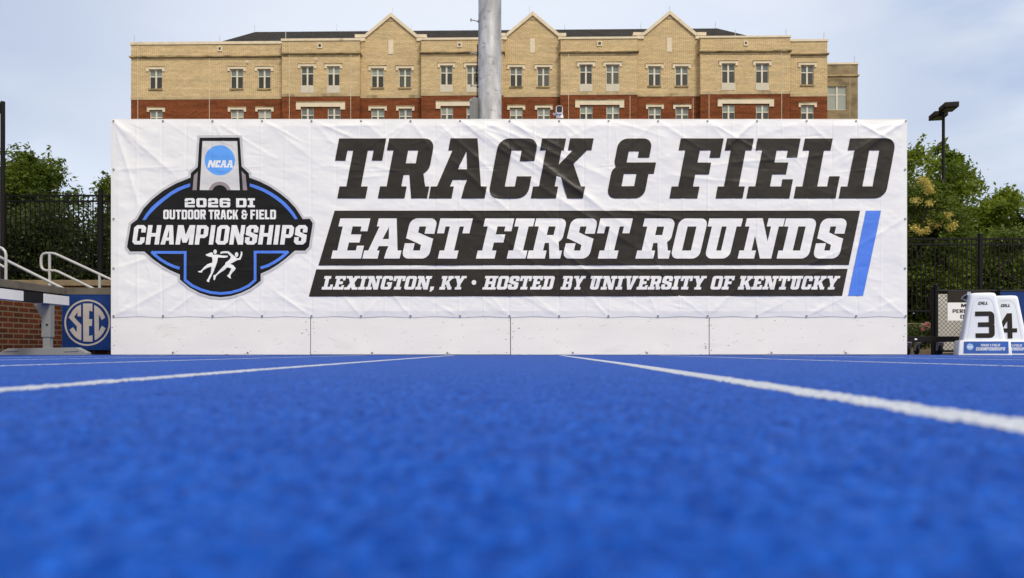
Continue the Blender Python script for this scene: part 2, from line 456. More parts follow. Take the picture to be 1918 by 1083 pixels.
def track_mat(name, white):
    m, nt, b = nodes_of(name)
    N, L = nt.nodes, nt.links
    tc = N.new('ShaderNodeTexCoord')
    lay = N.new('ShaderNodeMapping'); lay.inputs['Scale'].default_value = (1, 0.42, 1)      # laid in passes along the lanes
    L.new(tc.outputs['Object'], lay.inputs[0])
    def noise(s, det, rg=0.6, along=False):
        n = N.new('ShaderNodeTexNoise'); n.inputs['Scale'].default_value = s; n.inputs['Detail'].default_value = det; n.inputs['Roughness'].default_value = rg
        L.new(lay.outputs[0] if along else tc.outputs['Object'], n.inputs['Vector']); return n
    def ramp(src, p0, c0, p1, c1):
        r = N.new('ShaderNodeValToRGB')
        r.color_ramp.elements[0].position = p0; r.color_ramp.elements[0].color = tuple(c0) + (1,)
        r.color_ramp.elements[1].position = p1; r.color_ramp.elements[1].color = tuple(c1) + (1,)
        L.new(src, r.inputs[0]); return r
    def mix(fac, a, bb, mode='MIX'):
        x = N.new('ShaderNodeMix'); x.data_type = 'RGBA'; x.blend_type = mode
        L.new(fac, x.inputs[0]) if not isinstance(fac, float) else setattr(x.inputs[0], 'default_value', fac)
        L.new(a, x.inputs[6]); L.new(bb, x.inputs[7]) if not isinstance(bb, tuple) else setattr(x.inputs[7], 'default_value', bb)
        return x.outputs[2]
    grain = noise(170, 3, 0.7)
    if not white:
        c = ramp(grain.outputs['Fac'], 0.37, (0.0005, 0.034, 0.24), 0.63, (0.003, 0.098, 0.54)).outputs[0]
        mid = ramp(noise(85, 4, 0.62, True).outputs['Fac'], 0.38, (0.55, 0.63, 0.72), 0.62, (7.0, 1.38, 1.20)).outputs[0]
        c = mix(1.0, c, mid, 'MULTIPLY')
        big = ramp(noise(9, 6).outputs['Fac'], 0.35, (0.72, 0.82, 0.87), 0.65, (1.3, 1.13, 1.07)).outputs[0]
        c = mix(1.0, c, big, 'MULTIPLY')
        v = N.new('ShaderNodeTexVoronoi'); v.inputs['Scale'].default_value = 42
        L.new(tc.outputs['Object'], v.inputs['Vector'])
        sp = ramp(v.outputs['Distance'], 0.05, (0.45, 0.45, 0.45), 0.085, (0, 0, 0)).outputs[0]     # a few pale worn granules
        pick = ramp(noise(30, 1).outputs['Fac'], 0.60, (0, 0, 0), 0.64, (1, 1, 1)).outputs[0]
        f = mix(1.0, sp, pick, 'MULTIPLY')
        c = mix(f, c, (0.45, 0.55, 0.75, 1))
    else:
        c = ramp(grain.outputs['Fac'], 0.30, (0.34, 0.38, 0.47), 0.66, (0.56, 0.60, 0.66)).outputs[0]
        worn = ramp(noise(75, 5, 0.75).outputs['Fac'], 0.55, (0, 0, 0), 0.68, (0.75, 0.75, 0.75)).outputs[0]
        c = mix(worn, c, (0.10, 0.17, 0.45, 1))
    L.new(c, b.inputs['Base Color'])
    b.inputs['Roughness'].default_value = 0.6
    b.inputs['Specular IOR Level'].default_value = 0.03
    b.inputs['Sheen Weight'].default_value = 0.0 if white else 0.135
    b.inputs['Sheen Tint'].default_value = (0.75, 0.8, 1.0, 1)
    b.inputs['Sheen Roughness'].default_value = 0.22
    bp = N.new('ShaderNodeBump'); bp.inputs['Strength'].default_value = 0.6; bp.inputs['Distance'].default_value = 0.003
    L.new(grain.outputs['Fac'], bp.inputs['Height']); L.new(bp.outputs[0], b.inputs['Normal'])
    return m
M['track'] = track_mat('track_blue', False)
M['track_line'] = track_mat('track_white', True)

# ------------------------------------------------------------------ ground, track, lane lines
def vnoise(x, y, lam, seed):
    x = x / lam; y = y / lam
    xi = np.floor(x).astype(np.int64); yi = np.floor(y).astype(np.int64)
    fx = x - xi; fy = y - yi
    fx = fx * fx * (3 - 2 * fx); fy = fy * fy * (3 - 2 * fy)
    def h(a, b):
        n = (a * 374761393 + b * 668265263 + seed * 982451653) & 0x7fffffff
        n = (n ^ (n >> 13)) * 1274126177 & 0x7fffffff
        n = n ^ (n >> 16)
        return (n & 0xffff) / 65535.0
    return (h(xi, yi) * (1 - fx) + h(xi + 1, yi) * fx) * (1 - fy) + (h(xi, yi + 1) * (1 - fx) + h(xi + 1, yi + 1) * fx) * fy


def granules(x, y):
    """height of the rubber granules of the running surface"""
    g = 0.0022 * vnoise(x, y, 0.0042, 1) + 0.0024 * vnoise(x, y, 0.0085, 2) + 0.0012 * vnoise(x, y, 0.026, 3) - 0.0029
    return g * np.clip(1.5 / np.maximum(y, 0.01), 0.25, 1.0)


def grid_mesh(name, X, Y, Z, m):
    r, c = X.shape
    v = np.stack([X, Y, Z], -1).reshape(-1, 3)
    i = np.arange(r * c).reshape(r, c)
    q = np.stack([i[:-1, :-1], i[:-1, 1:], i[1:, 1:], i[1:, :-1]], -1).reshape(-1, 4)
    me = bpy.data.meshes.new(name)
    me.vertices.add(len(v)); me.vertices.foreach_set('co', v.ravel().astype(np.float32))
    me.loops.add(q.size); me.loops.foreach_set('vertex_index', q.ravel().astype(np.int32))
    me.polygons.add(len(q)); me.polygons.foreach_set('loop_start', np.arange(0, q.size, 4, dtype=np.int32))
    me.update(calc_edges=True)
    me.polygons.foreach_set('use_smooth', np.ones(len(q), bool))
    me.materials.append(m)
    return me


g = MB(); g.quadface([(-500, -500, -0.05), (500, -500, -0.05), (500, 900, -0.05), (-500, 900, -0.05)])
tag(g.build('ground', M['ground']), 'dull grey brown ground beyond the blue track', 'ground', kind='structure')

ys = 0.085 * (10.4 / 0.085) ** (np.linspace(0, 1, 640))
sl = np.linspace(-1.15, 1.15, 900)
YY, SS = np.meshgrid(ys, sl, indexing='ij')
XX = SS * YY
me = grid_mesh('running_track', XX, YY, granules(XX, YY), M['track'])
track = tag(link('running_track', me), 'blue granular running track in front of the white banner wall', 'track', kind='structure')
b = MB()
b.box(-18, -12, -0.045, 18, 10.42, -0.0055)
tag(b.build('track_base', M['track']), 'blue track surface spreading to both sides and behind', 'track', kind='structure')


def lane_line(pts, w, label):
    """a painted strip following pts on the granules"""
    pts = np.array(pts)
    n = 1600
    ty = pts[0, 1] * (pts[-1, 1] / pts[0, 1]) ** np.linspace(0, 1, n)
    cx = np.interp(ty, pts[:, 1], pts[:, 0])
    s = np.linspace(-0.5, 0.5, 13)
    T, S = np.meshgrid(ty, s, indexing='ij')
    wob = ((vnoise(T, S * 3 + 10 * S.round(0), 0.010, 9) - 0.5) * 0.007 + (vnoise(T, S * 3 + 10 * S.round(0), 0.0035, 19) - 0.5) * 0.006) * (np.abs(S) > 0.45) * np.sign(S)
    X = cx[:, None] + S * w + wob
    me = grid_mesh('lane_line', X, T, granules(X, T) + 0.0006, M['track_line'])
    tag(link('lane_line', me), label, 'lane line', 'white lane lines on the track', 'structure')


lane_line([(-0.80, 0.12), (-0.825, 1.2), (-0.83, 2.47), (-0.79, 5.0), (-0.745, 7.4), (-0.72, 9.1)], 0.072, 'near left white lane line running to the wall')
lane_line([(0.432, 0.12), (0.438, 0.64), (0.46, 1.34), (0.524, 3.4), (0.60, 9.1)], 0.070, 'near right thick white lane line running to the wall')
lane_line([(-2.12, 1.5), (-2.09, 3.05), (-2.02, 5.95), (-1.87, 7.4), (-1.80, 9.1)], 0.06, 'second white lane line to the left')
lane_line([(2.06, 1.5), (2.02, 2.98), (1.86, 5.35), (1.80, 9.1)], 0.06, 'second white lane line to the right')
lane_line([(-3.34, 2.5), (-3.30, 4.84), (-3.0, 9.1)], 0.06, 'third white lane line to the left')
lane_line([(3.34, 2.5), (3.30, 4.84), (3.05, 9.1)], 0.06, 'third white lane line to the right')
lane_line([(-4.45, 3.5), (-4.30, 6.3), (-4.2, 9.1)], 0.06, 'fourth white lane line to the left')
lane_line([(4.55, 3.5), (4.45, 6.6), (4.35, 9.1)], 0.06, 'fourth white lane line to the right')


# ------------------------------------------------------------------ lettering: glyphs as painted polygons on a 1-high em
def Rc(x0, y0, x1, y1): return [(x0, y0), (x1, y0), (x1, y1), (x0, y1)]


def RR(x0, y0, x1, y1, r, c='1111', seg=5):
    """rounded (seg>1) or chamfered (seg=1) rectangle; c: bl br tr tl"""
    out = []
    for k, (cx, cy, a0) in enumerate(((x0 + r, y0 + r, 180), (x1 - r, y0 + r, 270), (x1 - r, y1 - r, 0), (x0 + r, y1 - r, 90))):
        if c[k] == '1':
            for i in range(seg + 1):
                a = math.radians(a0 + 90 * i / seg)
                out.append((cx + r * math.cos(a), cy + r * math.sin(a)))
        else:
            out.append([(x0, y0), (x1, y0), (x1, y1), (x0, y1)][k])
    return out


def ell(cx, cy, rx, ry, n=28, rot=0.0):
    o = []
    for i in range(n):
        a = 2 * math.pi * i / n
        x, y = rx * math.cos(a), ry * math.sin(a)
        o.append((cx + x * math.cos(rot) - y * math.sin(rot), cy + x * math.sin(rot) + y * math.cos(rot)))
    return o


DEF_W = dict(T=.787, R=.82, A=.93, C=.66, K=.87, F=.714, I=.45, E=.717, L=.70, D=.77, O=.72, U=.80, N=.95, S=.68, X=.9, G=.72, H=.92, B=.78, Y=.88, V=.88, P=.75, M=1.1)
DEF_W['&'] = .714
SANS_W = dict(T=.56, R=.60, A=.64, C=.58, K=.62, F=.5, I=.27, E=.52, L=.48, D=.6, O=.6, U=.6, N=.66, S=.58, X=.62, G=.6, H=.64, B=.6, Y=.62, V=.62, P=.58, M=.84)
SANS_W['&'] = .62


def glyph(ch, slab=True, w=None, s=None, b=None, seg=5, r=None):
    """('+'/'-', polygon) list, one em high, width w"""
    if w is None: w = (DEF_W if slab else SANS_W).get(ch, .6)
    if s is None: s = .245 if slab else .21
    if b is None: b = .20 if slab else .19
    if r is None: r = .17 if slab else .13
    e = .11 if slab else 0.0
    fl, fw = .37, .175
    ri = .03
    o = []
    A = lambda p: o.append(('+', p))
    S = lambda p: o.append(('-', p))
    x0 = e
    if ch == 'I':
        c = w / 2
        A(Rc(c - s / 2, 0, c + s / 2, 1))
        if slab: A(Rc(0, 0, w, b)); A(Rc(0, 1 - b, w, 1))
    elif ch == 'T':
        c = w / 2
        A(Rc(0, 1 - b, w, 1)); A(Rc(c - s / 2, 0, c + s / 2, 1))
        if slab:
            A(Rc(0, 1 - fl, fw, 1)); A(Rc(w - fw, 1 - fl, w, 1)); A(Rc(c - .235, 0, c + .235, b))
    elif ch == 'L':
        A(Rc(x0, 0, x0 + s, 1)); A(Rc(0, 0, w, b))
        if slab: A(Rc(0, 1 - b, 2 * e + s, 1)); A(Rc(w - fw, 0, w, fl))
    elif ch in 'EF':
        A(Rc(x0, 0, x0 + s, 1)); A(Rc(0, 1 - b, w, 1))
        mx = w - fw * .75 if slab else w - .06
        A(Rc(x0, .5 - b * .5, mx, .5 + b * .5))
        if slab: A(Rc(w - fw, 1 - .32, w, 1))
        if ch == 'E':
            A(Rc(0, 0, w, b))
            if slab: A(Rc(w - fw, 0, w, .32))
        elif slab: A(Rc(0, 0, 2 * e + s, b))
    elif ch == 'D':
        A(RR(x0, 0, w, 1, r, '0110', seg)); S(Rc(x0 + s, b, w - s, 1 - b))
        if slab: A(Rc(0, 0, e + s, b)); A(Rc(0, 1 - b, e + s, 1))
    elif ch in 'O0':
        A(RR(0, 0, w, 1, r, '1111', seg)); S(Rc(s, b, w - s, 1 - b))
    elif ch == 'U':
        A(RR(x0, 0, w - e, 1, r, '1100', seg)); S(Rc(x0 + s, b, w - e - s, 1.1))
        if slab: A(Rc(0, 1 - b, 2 * e + s * .95, 1)); A(Rc(w - 2 * e - s * .95, 1 - b, w, 1))
    elif ch == 'C':
        A(RR(0, 0, w, 1, r, '1111', seg)); S(Rc(s, b, w - s, 1 - b)); S(Rc(w - s - .01, .37, w + .1, .62))
    elif ch == 'G':
        A(RR(0, 0, w, 1, r, '1111', seg)); S(Rc(s, b, w - s, 1 - b)); S(Rc(w - s - .01, .53, w + .1, .68)); A(Rc(w * .52, .36, w, .54))
    elif ch == 'S':
        A(RR(0, 0, w, 1, r, '1111', seg))
        S([(s, .64), (w + .1, .46), (w + .1, .62), (w - s, .62), (w - s, 1 - b), (s, 1 - b)])
        S([(w - s, .36), (-.1, .54), (-.1, .38), (s, .38), (s, b), (w - s, b)])
        S([(w - s * .9, .62), (w + .1, .62), (w + .1, .46), (w, .50), (w - s * .9, .56)])
        A(RR(0, .5, s + .02, 1, r, '0001', seg)); A(RR(w - s - .02, 0, w, .5, r, '0100', seg))
        A([(0, .62), (0, .55), (.10, .47), (w - s, .33), (w, .33), (w, .42), (w - .08, .52), (s, .66)])
    elif ch == 'R':
        k = w / .82
        bw = .765 * k if slab else w
        A(Rc(x0, 0, x0 + s, 1)); A(RR(x0, .39, bw, 1, r, '0110', seg)); S(Rc(x0 + s, .585, bw - s, 1 - b))
        if slab:
            A(Rc(0, 1 - b, e + s, 1)); A(Rc(0, 0, 2 * e + s - .02, b))
            A([(.44 * k, .45), (.67 * k, .45), (.75 * k, b), (w, b), (w, 0), (.555 * k, 0), (.45 * k, .40)])
        else:
            A([(s * 1.1, .45), (w * .72, .45), (w, 0), (w - s * 1.1, 0), (s * 1.1, .40)])
    elif ch == 'P':
        A(Rc(x0, 0, x0 + s, 1)); A(RR(x0, .34, w, 1, r, '0110', seg)); S(Rc(x0 + s, .34 + b, w - s, 1 - b))
        if slab: A(Rc(0, 1 - b, e + s, 1)); A(Rc(0, 0, 2 * e + s, b))
    elif ch == 'B':
        A(RR(x0, .0, w, .56, r * .8, '0110', seg)); A(RR(x0, .44, w - .03, 1, r * .8, '0110', seg))
        S(Rc(x0 + s, b * .85, w - s, .42)); S(Rc(x0 + s, .585, w - s - .02, 1 - b * .85))
        if slab: A(Rc(0, 1 - b, e + s, 1)); A(Rc(0, 0, e + s, b))
    elif ch == 'A':
        if slab:
            k = w / .93
            A([(x * k, y) for x, y in [(.174, .8), (.174, 1), (.622, 1), (.83, .2), (.93, .2), (.93, 0), (.54, 0), (.555, .2), (.58, .31), (.34, .31),
                                       (.315, .2), (.38, .2), (.38, 0), (0, 0), (0, .2), (.10, .2), (.243, .8)]])
            S([(.48 * k, .787), (.393 * k, .485), (.547 * k, .485)])
        else:
            c = w / 2
            A([(0, 0), (c - s * .75, 1), (c + s * .75, 1), (w, 0), (w - s, 0), (w - s - .03, .2), (s + .03, .2), (s, 0)])
            S([(c, .80), (s * .9 + .08, .36), (w - s * .9 - .08, .36)])
    elif ch == 'K':
        if slab:
            k = w / .87
            for p in ([(.1, 0), (.36, 0), (.36, 1), (.1, 1)], Rc(0, 0, .42, .2), Rc(0, .8, .40, 1), Rc(.468, .8, .86, 1),
                      [(.34, .38), (.34, .54), (.56, .82), (.80, .82), (.60, .57), (.45, .35)],
                      [(.40, .42), (.60, .58), (.80, .2), (.87, .2), (.87, 0), (.61, 0), (.42, .38)]):
                A([(x * k, y) for x, y in p])
        else:
            A(Rc(0, 0, s, 1)); A([(s * .9, .36), (w - s * 1.15, 1), (w, 1), (s * 1.35, .40)]); A([(s * 1.1, .52), (s * 1.9, .66), (w, 0), (w - s * 1.2, 0)])
            A([(s * .5, .36), (s * 1.2, .36), (s * 1.6, .60), (s * .5, .60)])
    elif ch == '&':
        k = w / .714
        for sg, p in (('+', RR(.02, .48, .585, 1, .15, '1111', seg)), ('+', RR(0, 0, .625, .56, .15, '1111', seg)), ('+', Rc(.3, .41, .714, .60)),
                      ('-', Rc(.215, .205, .425, .41)), ('-', Rc(.225, .60, .395, .785)), ('-', Rc(.225, .60, .8, .68)), ('-', [(-.01, .57), (.045, .51), (-.01, .45)])):
            o.append((sg, [(x * k, y) for x, y in p]))
    elif ch == 'N':
        st = s * .78 if slab else s * .92
        A(Rc(x0, 0, x0 + st, 1)); A(Rc(w - e - st, 0, w - e, 1))
        A([(x0, 1), (x0 + s * 1.15, 1), (w - e, 0), (w - e - s * 1.15, 0)])
        if slab: A(Rc(0, 0, 2 * e + st, b)); A(Rc(0, 1 - b, e + st, 1)); A(Rc(w - 2 * e - st, 1 - b, w, 1))
    elif ch == 'M':
        A(Rc(x0, 0, x0 + s, 1)); A(Rc(w - e - s, 0, w - e, 1)); c = w / 2
        A([(x0, 1), (x0 + s * 1.25, 1), (c, .5), (w - e - s * 1.25, 1), (w - e, 1), (c + s * .45, .10), (c - s * .45, .10)])
    elif ch == 'X':
        A([(e * .6, 0), (e * .6 + s * 1.2, 0), (w - e * .6, 1), (w - e * .6 - s * 1.2, 1)]); A([(e * .6, 1), (e * .6 + s * 1.2, 1), (w - e * .6, 0), (w - e * .6 - s * 1.2, 0)])
        if slab:
            for q in (Rc(0, 0, .38, .17), Rc(w - .38, 0, w, .17), Rc(0, .83, .38, 1), Rc(w - .38, .83, w, 1)): A(q)
    elif ch == 'H':
        A(Rc(x0, 0, x0 + s, 1)); A(Rc(w - e - s, 0, w - e, 1)); A(Rc(x0, .5 - b / 2, w - e, .5 + b / 2))
        if slab:
            for q in (Rc(0, 0, 2 * e + s, b * .85), Rc(w - 2 * e - s, 0, w, b * .85), Rc(0, 1 - b * .85, 2 * e + s, 1), Rc(w - 2 * e - s, 1 - b * .85, w, 1)): A(q)
    elif ch == 'Y':
        c = w / 2
        A(Rc(c - s / 2, 0, c + s / 2, .5)); A([(e * .6, 1), (e * .6 + s * 1.15, 1), (c + s * .5, .40), (c - s * .5, .40)]); A([(w - e * .6, 1), (w - e * .6 - s * 1.15, 1), (c - s * .5, .40), (c + s * .5, .40)])
        if slab: A(Rc(0, 1 - b * .85, .38, 1)); A(Rc(w - .38, 1 - b * .85, w, 1)); A(Rc(c - .23, 0, c + .23, b * .85))
    elif ch == 'V':
        c = w / 2
        A([(e * .6, 1), (e * .6 + s * 1.1, 1), (c, .30), (w - e * .6 - s * 1.1, 1), (w - e * .6, 1), (c + s * .55, 0), (c - s * .55, 0)])
        if slab: A(Rc(0, 1 - b * .85, .40, 1)); A(Rc(w - .40, 1 - b * .85, w, 1))
    elif ch == '2':
        A(RR(0, 0, w, 1, r, '0011', seg)); S(Rc(-.1, .56, w - s, 1 - b)); A(Rc(0, .64, s, 1 - b)); S(Rc(s, b, w + .1, .38)); S([(w - .06, .38), (w + .1, .38), (w + .1, .5)])
        S([(-.1, 1.1), (-.1, 1 - r), (0, 1 - r), (r, 1), (r, 1.1)])
    elif ch == '6':
        A(RR(0, 0, w, 1, r, '1111', seg)); S(Rc(s, .2, w - s, .42)); S(Rc(s, .60, w + .1, 1 - b)); A(Rc(w - s, .68, w, .82))
    elif ch == '3':
        A(RR(0, 0, w, 1, .17, '0110', seg)); S(Rc(-.1, b, w - s, .5 - b / 2)); S(Rc(-.1, .5 + b / 2, w - s, 1 - b)); S(Rc(-.1, .3, .10, .7))
        S([(w + .1, .56), (w - .04, .5), (w + .1, .44)])
    elif ch == '4':
        A(Rc(w * .50, 0, w * .50 + s, 1)); A(Rc(0, .24, w, .24 + b)); A([(0, .24), (0, .42), (w * .50, 1), (w * .50 + s * .5, 1), (w * .50 + s * .5, .75), (s * 1.0, .40), (s, .24)])
        S([(s * 1.05, .41), (w * .50, .41), (w * .50, .70)])
    elif ch == ',':
        A([(0, .22), (.24, .22), (.24, .02), (.10, -.16), (-.02, -.12), (.06, 0), (0, 0)])
    elif ch == '.':
        A(Rc(0, 0, .2, .2))
    return o


def place(gl, ax, ay, sx, sy, shear):
    """glyph list -> photo-pixel style coordinates (y down)"""
    return [(sg, [(ax + (x + shear * y * sy / sx) * sx, ay - y * sy) for x, y in p]) for sg, p in gl]


def text_fit(txt, x0, x1, ybase, H, shear, slab=True, gap=.055, **kw):
    """letters of one word fitted between x0 and x1 (at the baseline)"""
    W = [(DEF_W if slab else SANS_W).get(c, .24) for c in txt]
    if 'w' in kw:
        W = [kw['w'] if c != 'I' else kw['w'] * .62 for c in txt]
    tot = sum(W) + gap * (len(txt) - 1)
    sx = (x1 - x0) / tot
    k = {a: v for a, v in kw.items() if a != 'w'}
    out, x = [], x0
    for c, w in zip(txt, W):
        out += [place(glyph(c, slab, w=w if 'w' in kw or c not in ',.' else None, **k), x, ybase, sx, H, shear)]
        x += (w + gap) * sx
    return out


def offset_poly(poly, d):
    """outline pushed outwards by d (y down, any winding)"""
    n = len(poly)
    a = sum(poly[i][0] * poly[(i + 1) % n][1] - poly[(i + 1) % n][0] * poly[i][1] for i in range(n))
    s = 1 if a > 0 else -1
    out = []
    for i in range(n):
        p, q, t = Vector(poly[i - 1]), Vector(poly[i]), Vector(poly[(i + 1) % n])
        e1, e2 = (q - p).normalized(), (t - q).normalized()
        n1, n2 = Vector((e1.y, -e1.x)) * s, Vector((e2.y, -e2.x)) * s
        m = (n1 + n2)
        m = m / max(0.5, m.length_squared) * 2
        if m.length > 1.6: m = m.normalized() * 1.6
        out.append(tuple(q + m * d))
    return out


def stroke(pts, w):
    """polygon of a polyline drawn w wide, with mitred joints"""
    L_, R_ = [], []
    n = len(pts)
    for i in range(n):
        q = Vector(pts[i])
        e1 = (q - Vector(pts[i - 1])).normalized() if i > 0 else None
        e2 = (Vector(pts[i + 1]) - q).normalized() if i < n - 1 else None
        e1 = e1 or e2; e2 = e2 or e1
        n1, n2 = Vector((-e1.y, e1.x)), Vector((-e2.y, e2.x))
        m = n1 + n2
        m = m / max(0.4, m.length_squared) * 2
        L_.append(tuple(q + m * w / 2)); R_.append(tuple(q - m * w / 2))
    return L_ + R_[::-1]


def in_poly(px, py, poly):
    ins = np.zeros(len(px), bool)
    n = len(poly)
    for i in range(n):
        x1, y1 = poly[i]; x2, y2 = poly[(i + 1) % n]
        if y1 == y2: continue
        c = ((y1 > py) != (y2 > py)) & (px < (x2 - x1) * (py - y1) / (y2 - y1) + x1)
        ins ^= c
    return ins


def painted(layers, step=None):
    """layers: (colour index or None, polygon) in paint order -> verts, triangles, colour per triangle"""
    vs, es, key = [], [], {}
    def vid(p):
        k = (round(p[0], 5), round(p[1], 5))
        if k not in key:
            key[k] = len(vs); vs.append(Vector((k[0], k[1])))
        return key[k]
    for _, p in layers:
        ids = [vid(q) for q in p]
        for i in range(len(ids)):
            if ids[i] != ids[(i + 1) % len(ids)]: es.append((ids[i], ids[(i + 1) % len(ids)]))
    if step:
        xs = [v.x for v in vs]; yy = [v.y for v in vs]
        for gx in np.arange(min(xs) + step * .37, max(xs), step):
            for gy in np.arange(min(yy) + step * .37, max(yy), step):
                vid((float(gx), float(gy)))
    v, _, f, _, _, _ = delaunay_2d_cdt(vs, es, [], 0, 1e-6, False)
    V = np.array([(q.x, q.y) for q in v]); F = np.array(f)
    c = V[F].mean(1)
    colr = np.full(len(F), -1)
    for k, p in layers:
        p = np.array(p)
        bb = (c[:, 0] >= p[:, 0].min()) & (c[:, 0] <= p[:, 0].max()) & (c[:, 1] >= p[:, 1].min()) & (c[:, 1] <= p[:, 1].max())
        ix = np.where(bb)[0]
        if len(ix) == 0: continue
        h = ix[in_poly(c[ix, 0], c[ix, 1], p)]
        colr[h] = -1 if k is None else k
    keep = colr >= 0
    return V, F[keep], colr[keep]


def art_mesh(name, batches, to3d, mats, parent, step=None, normals=None):
    """batches of layers (each its own little triangulation) joined into ONE mesh; to3d maps (N,2) photo px -> (N,3)"""
    AV, AF, AC, n = [], [], [], 0
    for layers in batches:
        V, F, C_ = painted(layers, step)
        AV.append(V); AF.append(F + n); AC.append(C_); n += len(V)
    V = np.concatenate(AV); F = np.concatenate(AF); C_ = np.concatenate(AC)
    used = np.unique(F); remap = np.full(len(V), -1); remap[used] = np.arange(len(used))
    V, F = V[used], remap[F]
    P3 = to3d(V)
    a, b_, c = P3[F[:, 0]], P3[F[:, 1]], P3[F[:, 2]]
    nrm = np.cross(b_ - a, c - a)
    flip = nrm[:, 1] > 0
    F[flip] = F[flip][:, ::-1]
    me = bpy.data.meshes.new(name)
    me.from_pydata(P3.tolist(), [], F.tolist())
    for m in mats: me.materials.append(m)
    if len(mats) > 1: me.polygons.foreach_set('material_index', C_.astype(np.int32))
    if normals is not None:
        me.polygons.foreach_set('use_smooth', np.ones(len(F), bool))
        me.normals_split_custom_set_from_vertices(normals(V).tolist())
    me.update()
    return link(name, me, parent)


# ------------------------------------------------------------------ the banner and its wall
D0 = 9.15                                    # front face of the plywood
KX = D0 / FPX


def bx(x): return (x - PX0) * KX
def bz(y): return CH + (HY - y) * KX


B_X0, B_X1, B_Y0, B_Y1 = 211.2, 1697.5, 224.8, 595.0     # banner in photo px
screws_top = [213.5 + i * (1695.5 - 213.5) / 16 for i in range(17)]
rr = random.Random(5)
ridges = []                                  # (x0, y0, x1, y1, width, height): folds in photo px
for i, x in enumerate(np.arange(211.2 + 46, 1697, 46.45)):                      # packing folds, every 0.3 m
    a = rr.choice([-1, 1]) * rr.uniform(.9, 1.9)
    ridges.append((x, 200, x + rr.uniform(-2, 2), 620, rr.uniform(1.5, 2.3), a * 1.5))
for y in (317, 410, 502):                                                         # the horizontal packing folds, broken
    for k in range(15):
        x = rr.uniform(215, 1600)
        ridges.append((x, y + rr.uniform(-6, 6), x + rr.uniform(40, 110), y + rr.uniform(-9, 9), rr.uniform(1.6, 3.0), rr.uniform(.5, 1.4) * rr.choice([-1, 1])))
for i, sx in enumerate(screws_top):                                              # pull lines fanning from the screws
    for k in range(2 if i not in (7, 8, 9) else 3):
        dx = rr.uniform(30, 120) * (1 if i < 16 and rr.random() < .72 else -1)
        ridges.append((sx, 226, sx + dx, 226 + rr.uniform(30, 85), rr.uniform(3, 5.5), rr.uniform(1.4, 3.4)))
    for k in range(2):
        dx = rr.uniform(20, 80) * rr.choice([-1, 1])
        ridges.append((sx, 594, sx + dx, 594 - rr.uniform(25, 65), rr.uniform(3, 5), rr.uniform(1.2, 2.6)))
for x0, y0, x1, y1, w_, a in ((862, 226, 1010, 330, 6, 5), (880, 232, 1105, 372, 7, 6.5), (905, 228, 1130, 330, 6, 5), (955, 228, 1090, 300, 5, 4),
                              (940, 250, 1180, 430, 6, 5), (830, 240, 930, 330, 5, 4), (845, 300, 960, 400, 5, 4), (980, 330, 1200, 470, 5, 3.5), (1000, 420, 1140, 545, 5, 3.5),
                              (860, 380, 1010, 500, 5, 3.0), (1140, 390, 1330, 420, 4, 2.5), (1200, 440, 1260, 550, 4, 2.5), (1420, 545, 1560, 500, 5, 3), (1500, 500, 1600, 460, 4, 2.5),
                              (213, 228, 330, 330, 6, 4.5), (213, 228, 265, 400, 5, 4), (213, 320, 330, 312, 5, 3), (1695, 228, 1570, 300, 6, 4.5), (1695, 228, 1640, 400, 5, 3.5),
                              (1695, 410, 1590, 470, 5, 3), (213, 594, 350, 520, 5, 3), (215, 503, 320, 470, 5, 2.5), (767, 226, 700, 300, 5, 3), (600, 240, 720, 232, 5, 3),
                              (650, 300, 770, 330, 4, 2.4), (640, 318, 720, 322, 3, 2.2), (645, 335, 720, 330, 3, 2), (1330, 310, 1560, 290, 4, 2.6), (1260, 330, 1420, 345, 4, 2.4)):
    ridges.append((x0, y0, x1, y1, w_, a))
for k in range(80):                                                              # small crumples
    x, y = rr.uniform(215, 1690), rr.uniform(230, 590)
    an = rr.gauss(0.25, 0.7); ln = rr.uniform(12, 55)
    ridges.append((x, y, x + ln * math.cos(an), y + ln * math.sin(an), rr.uniform(1.4, 3.2), rr.uniform(.4, 1.5) * rr.choice([-1, 1, 1])))
RDG = [tuple(float(q) for q in r_) for r_ in ridges]


def wrinkle(px):
    """bulge of the vinyl towards the viewer, metres, at photo px (N,2)"""
    x, y = px[:, 0], px[:, 1]
    w = np.zeros(len(px))
    for x0, y0, x1, y1, wd, a in RDG:
        m = np.where((x > min(x0, x1) - 4 * wd) & (x < max(x0, x1) + 4 * wd) & (y > min(y0, y1) - 4 * wd) & (y < max(y0, y1) + 4 * wd))[0]
        if len(m) == 0: continue
        dx, dy = x1 - x0, y1 - y0
        l2 = dx * dx + dy * dy
        t = ((x[m] - x0) * dx + (y[m] - y0) * dy) / l2
        dist = ((x[m] - x0) * -dy + (y[m] - y0) * dx) / math.sqrt(l2)
        dist = dist + 3.0 * (vnoise(x[m] + 50, y[m], 60.0, int(abs(x0)) % 97) - .5) * (0.0 if l2 > 120000 else 1.0)
        tt = np.clip(t, 0, 1)
        over = (t - tt) * math.sqrt(l2)
        prof = np.exp(-np.abs(dist / wd) ** 1.5) * np.exp(-(over / (wd * 2)) ** 2)
        if l2 < 120000: prof *= np.sin(np.pi * (0.12 + .80 * tt)) ** .7
        else: prof *= .45 + .9 * vnoise(x[m] * 0 + x0, y[m], 55.0, 31)
        w[m] += a * (.0015 if l2 > 120000 else .0019) * prof
    w += 0.010 * vnoise(x, y, 74.0, 21) + 0.0060 * vnoise(x + y * .6, y * 1.8 - x * .5, 31.0, 22) + 0.0020 * vnoise(x + y * .4, y * 2 - x * .5, 12.0, 23) + 0.0003 * vnoise(x, y, 5.0, 24)
    edge = np.minimum.reduce([x - B_X0, B_X1 - x, y - B_Y0, B_Y1 - y])
    return w * np.clip(edge / 14 + .15, 0, 1)


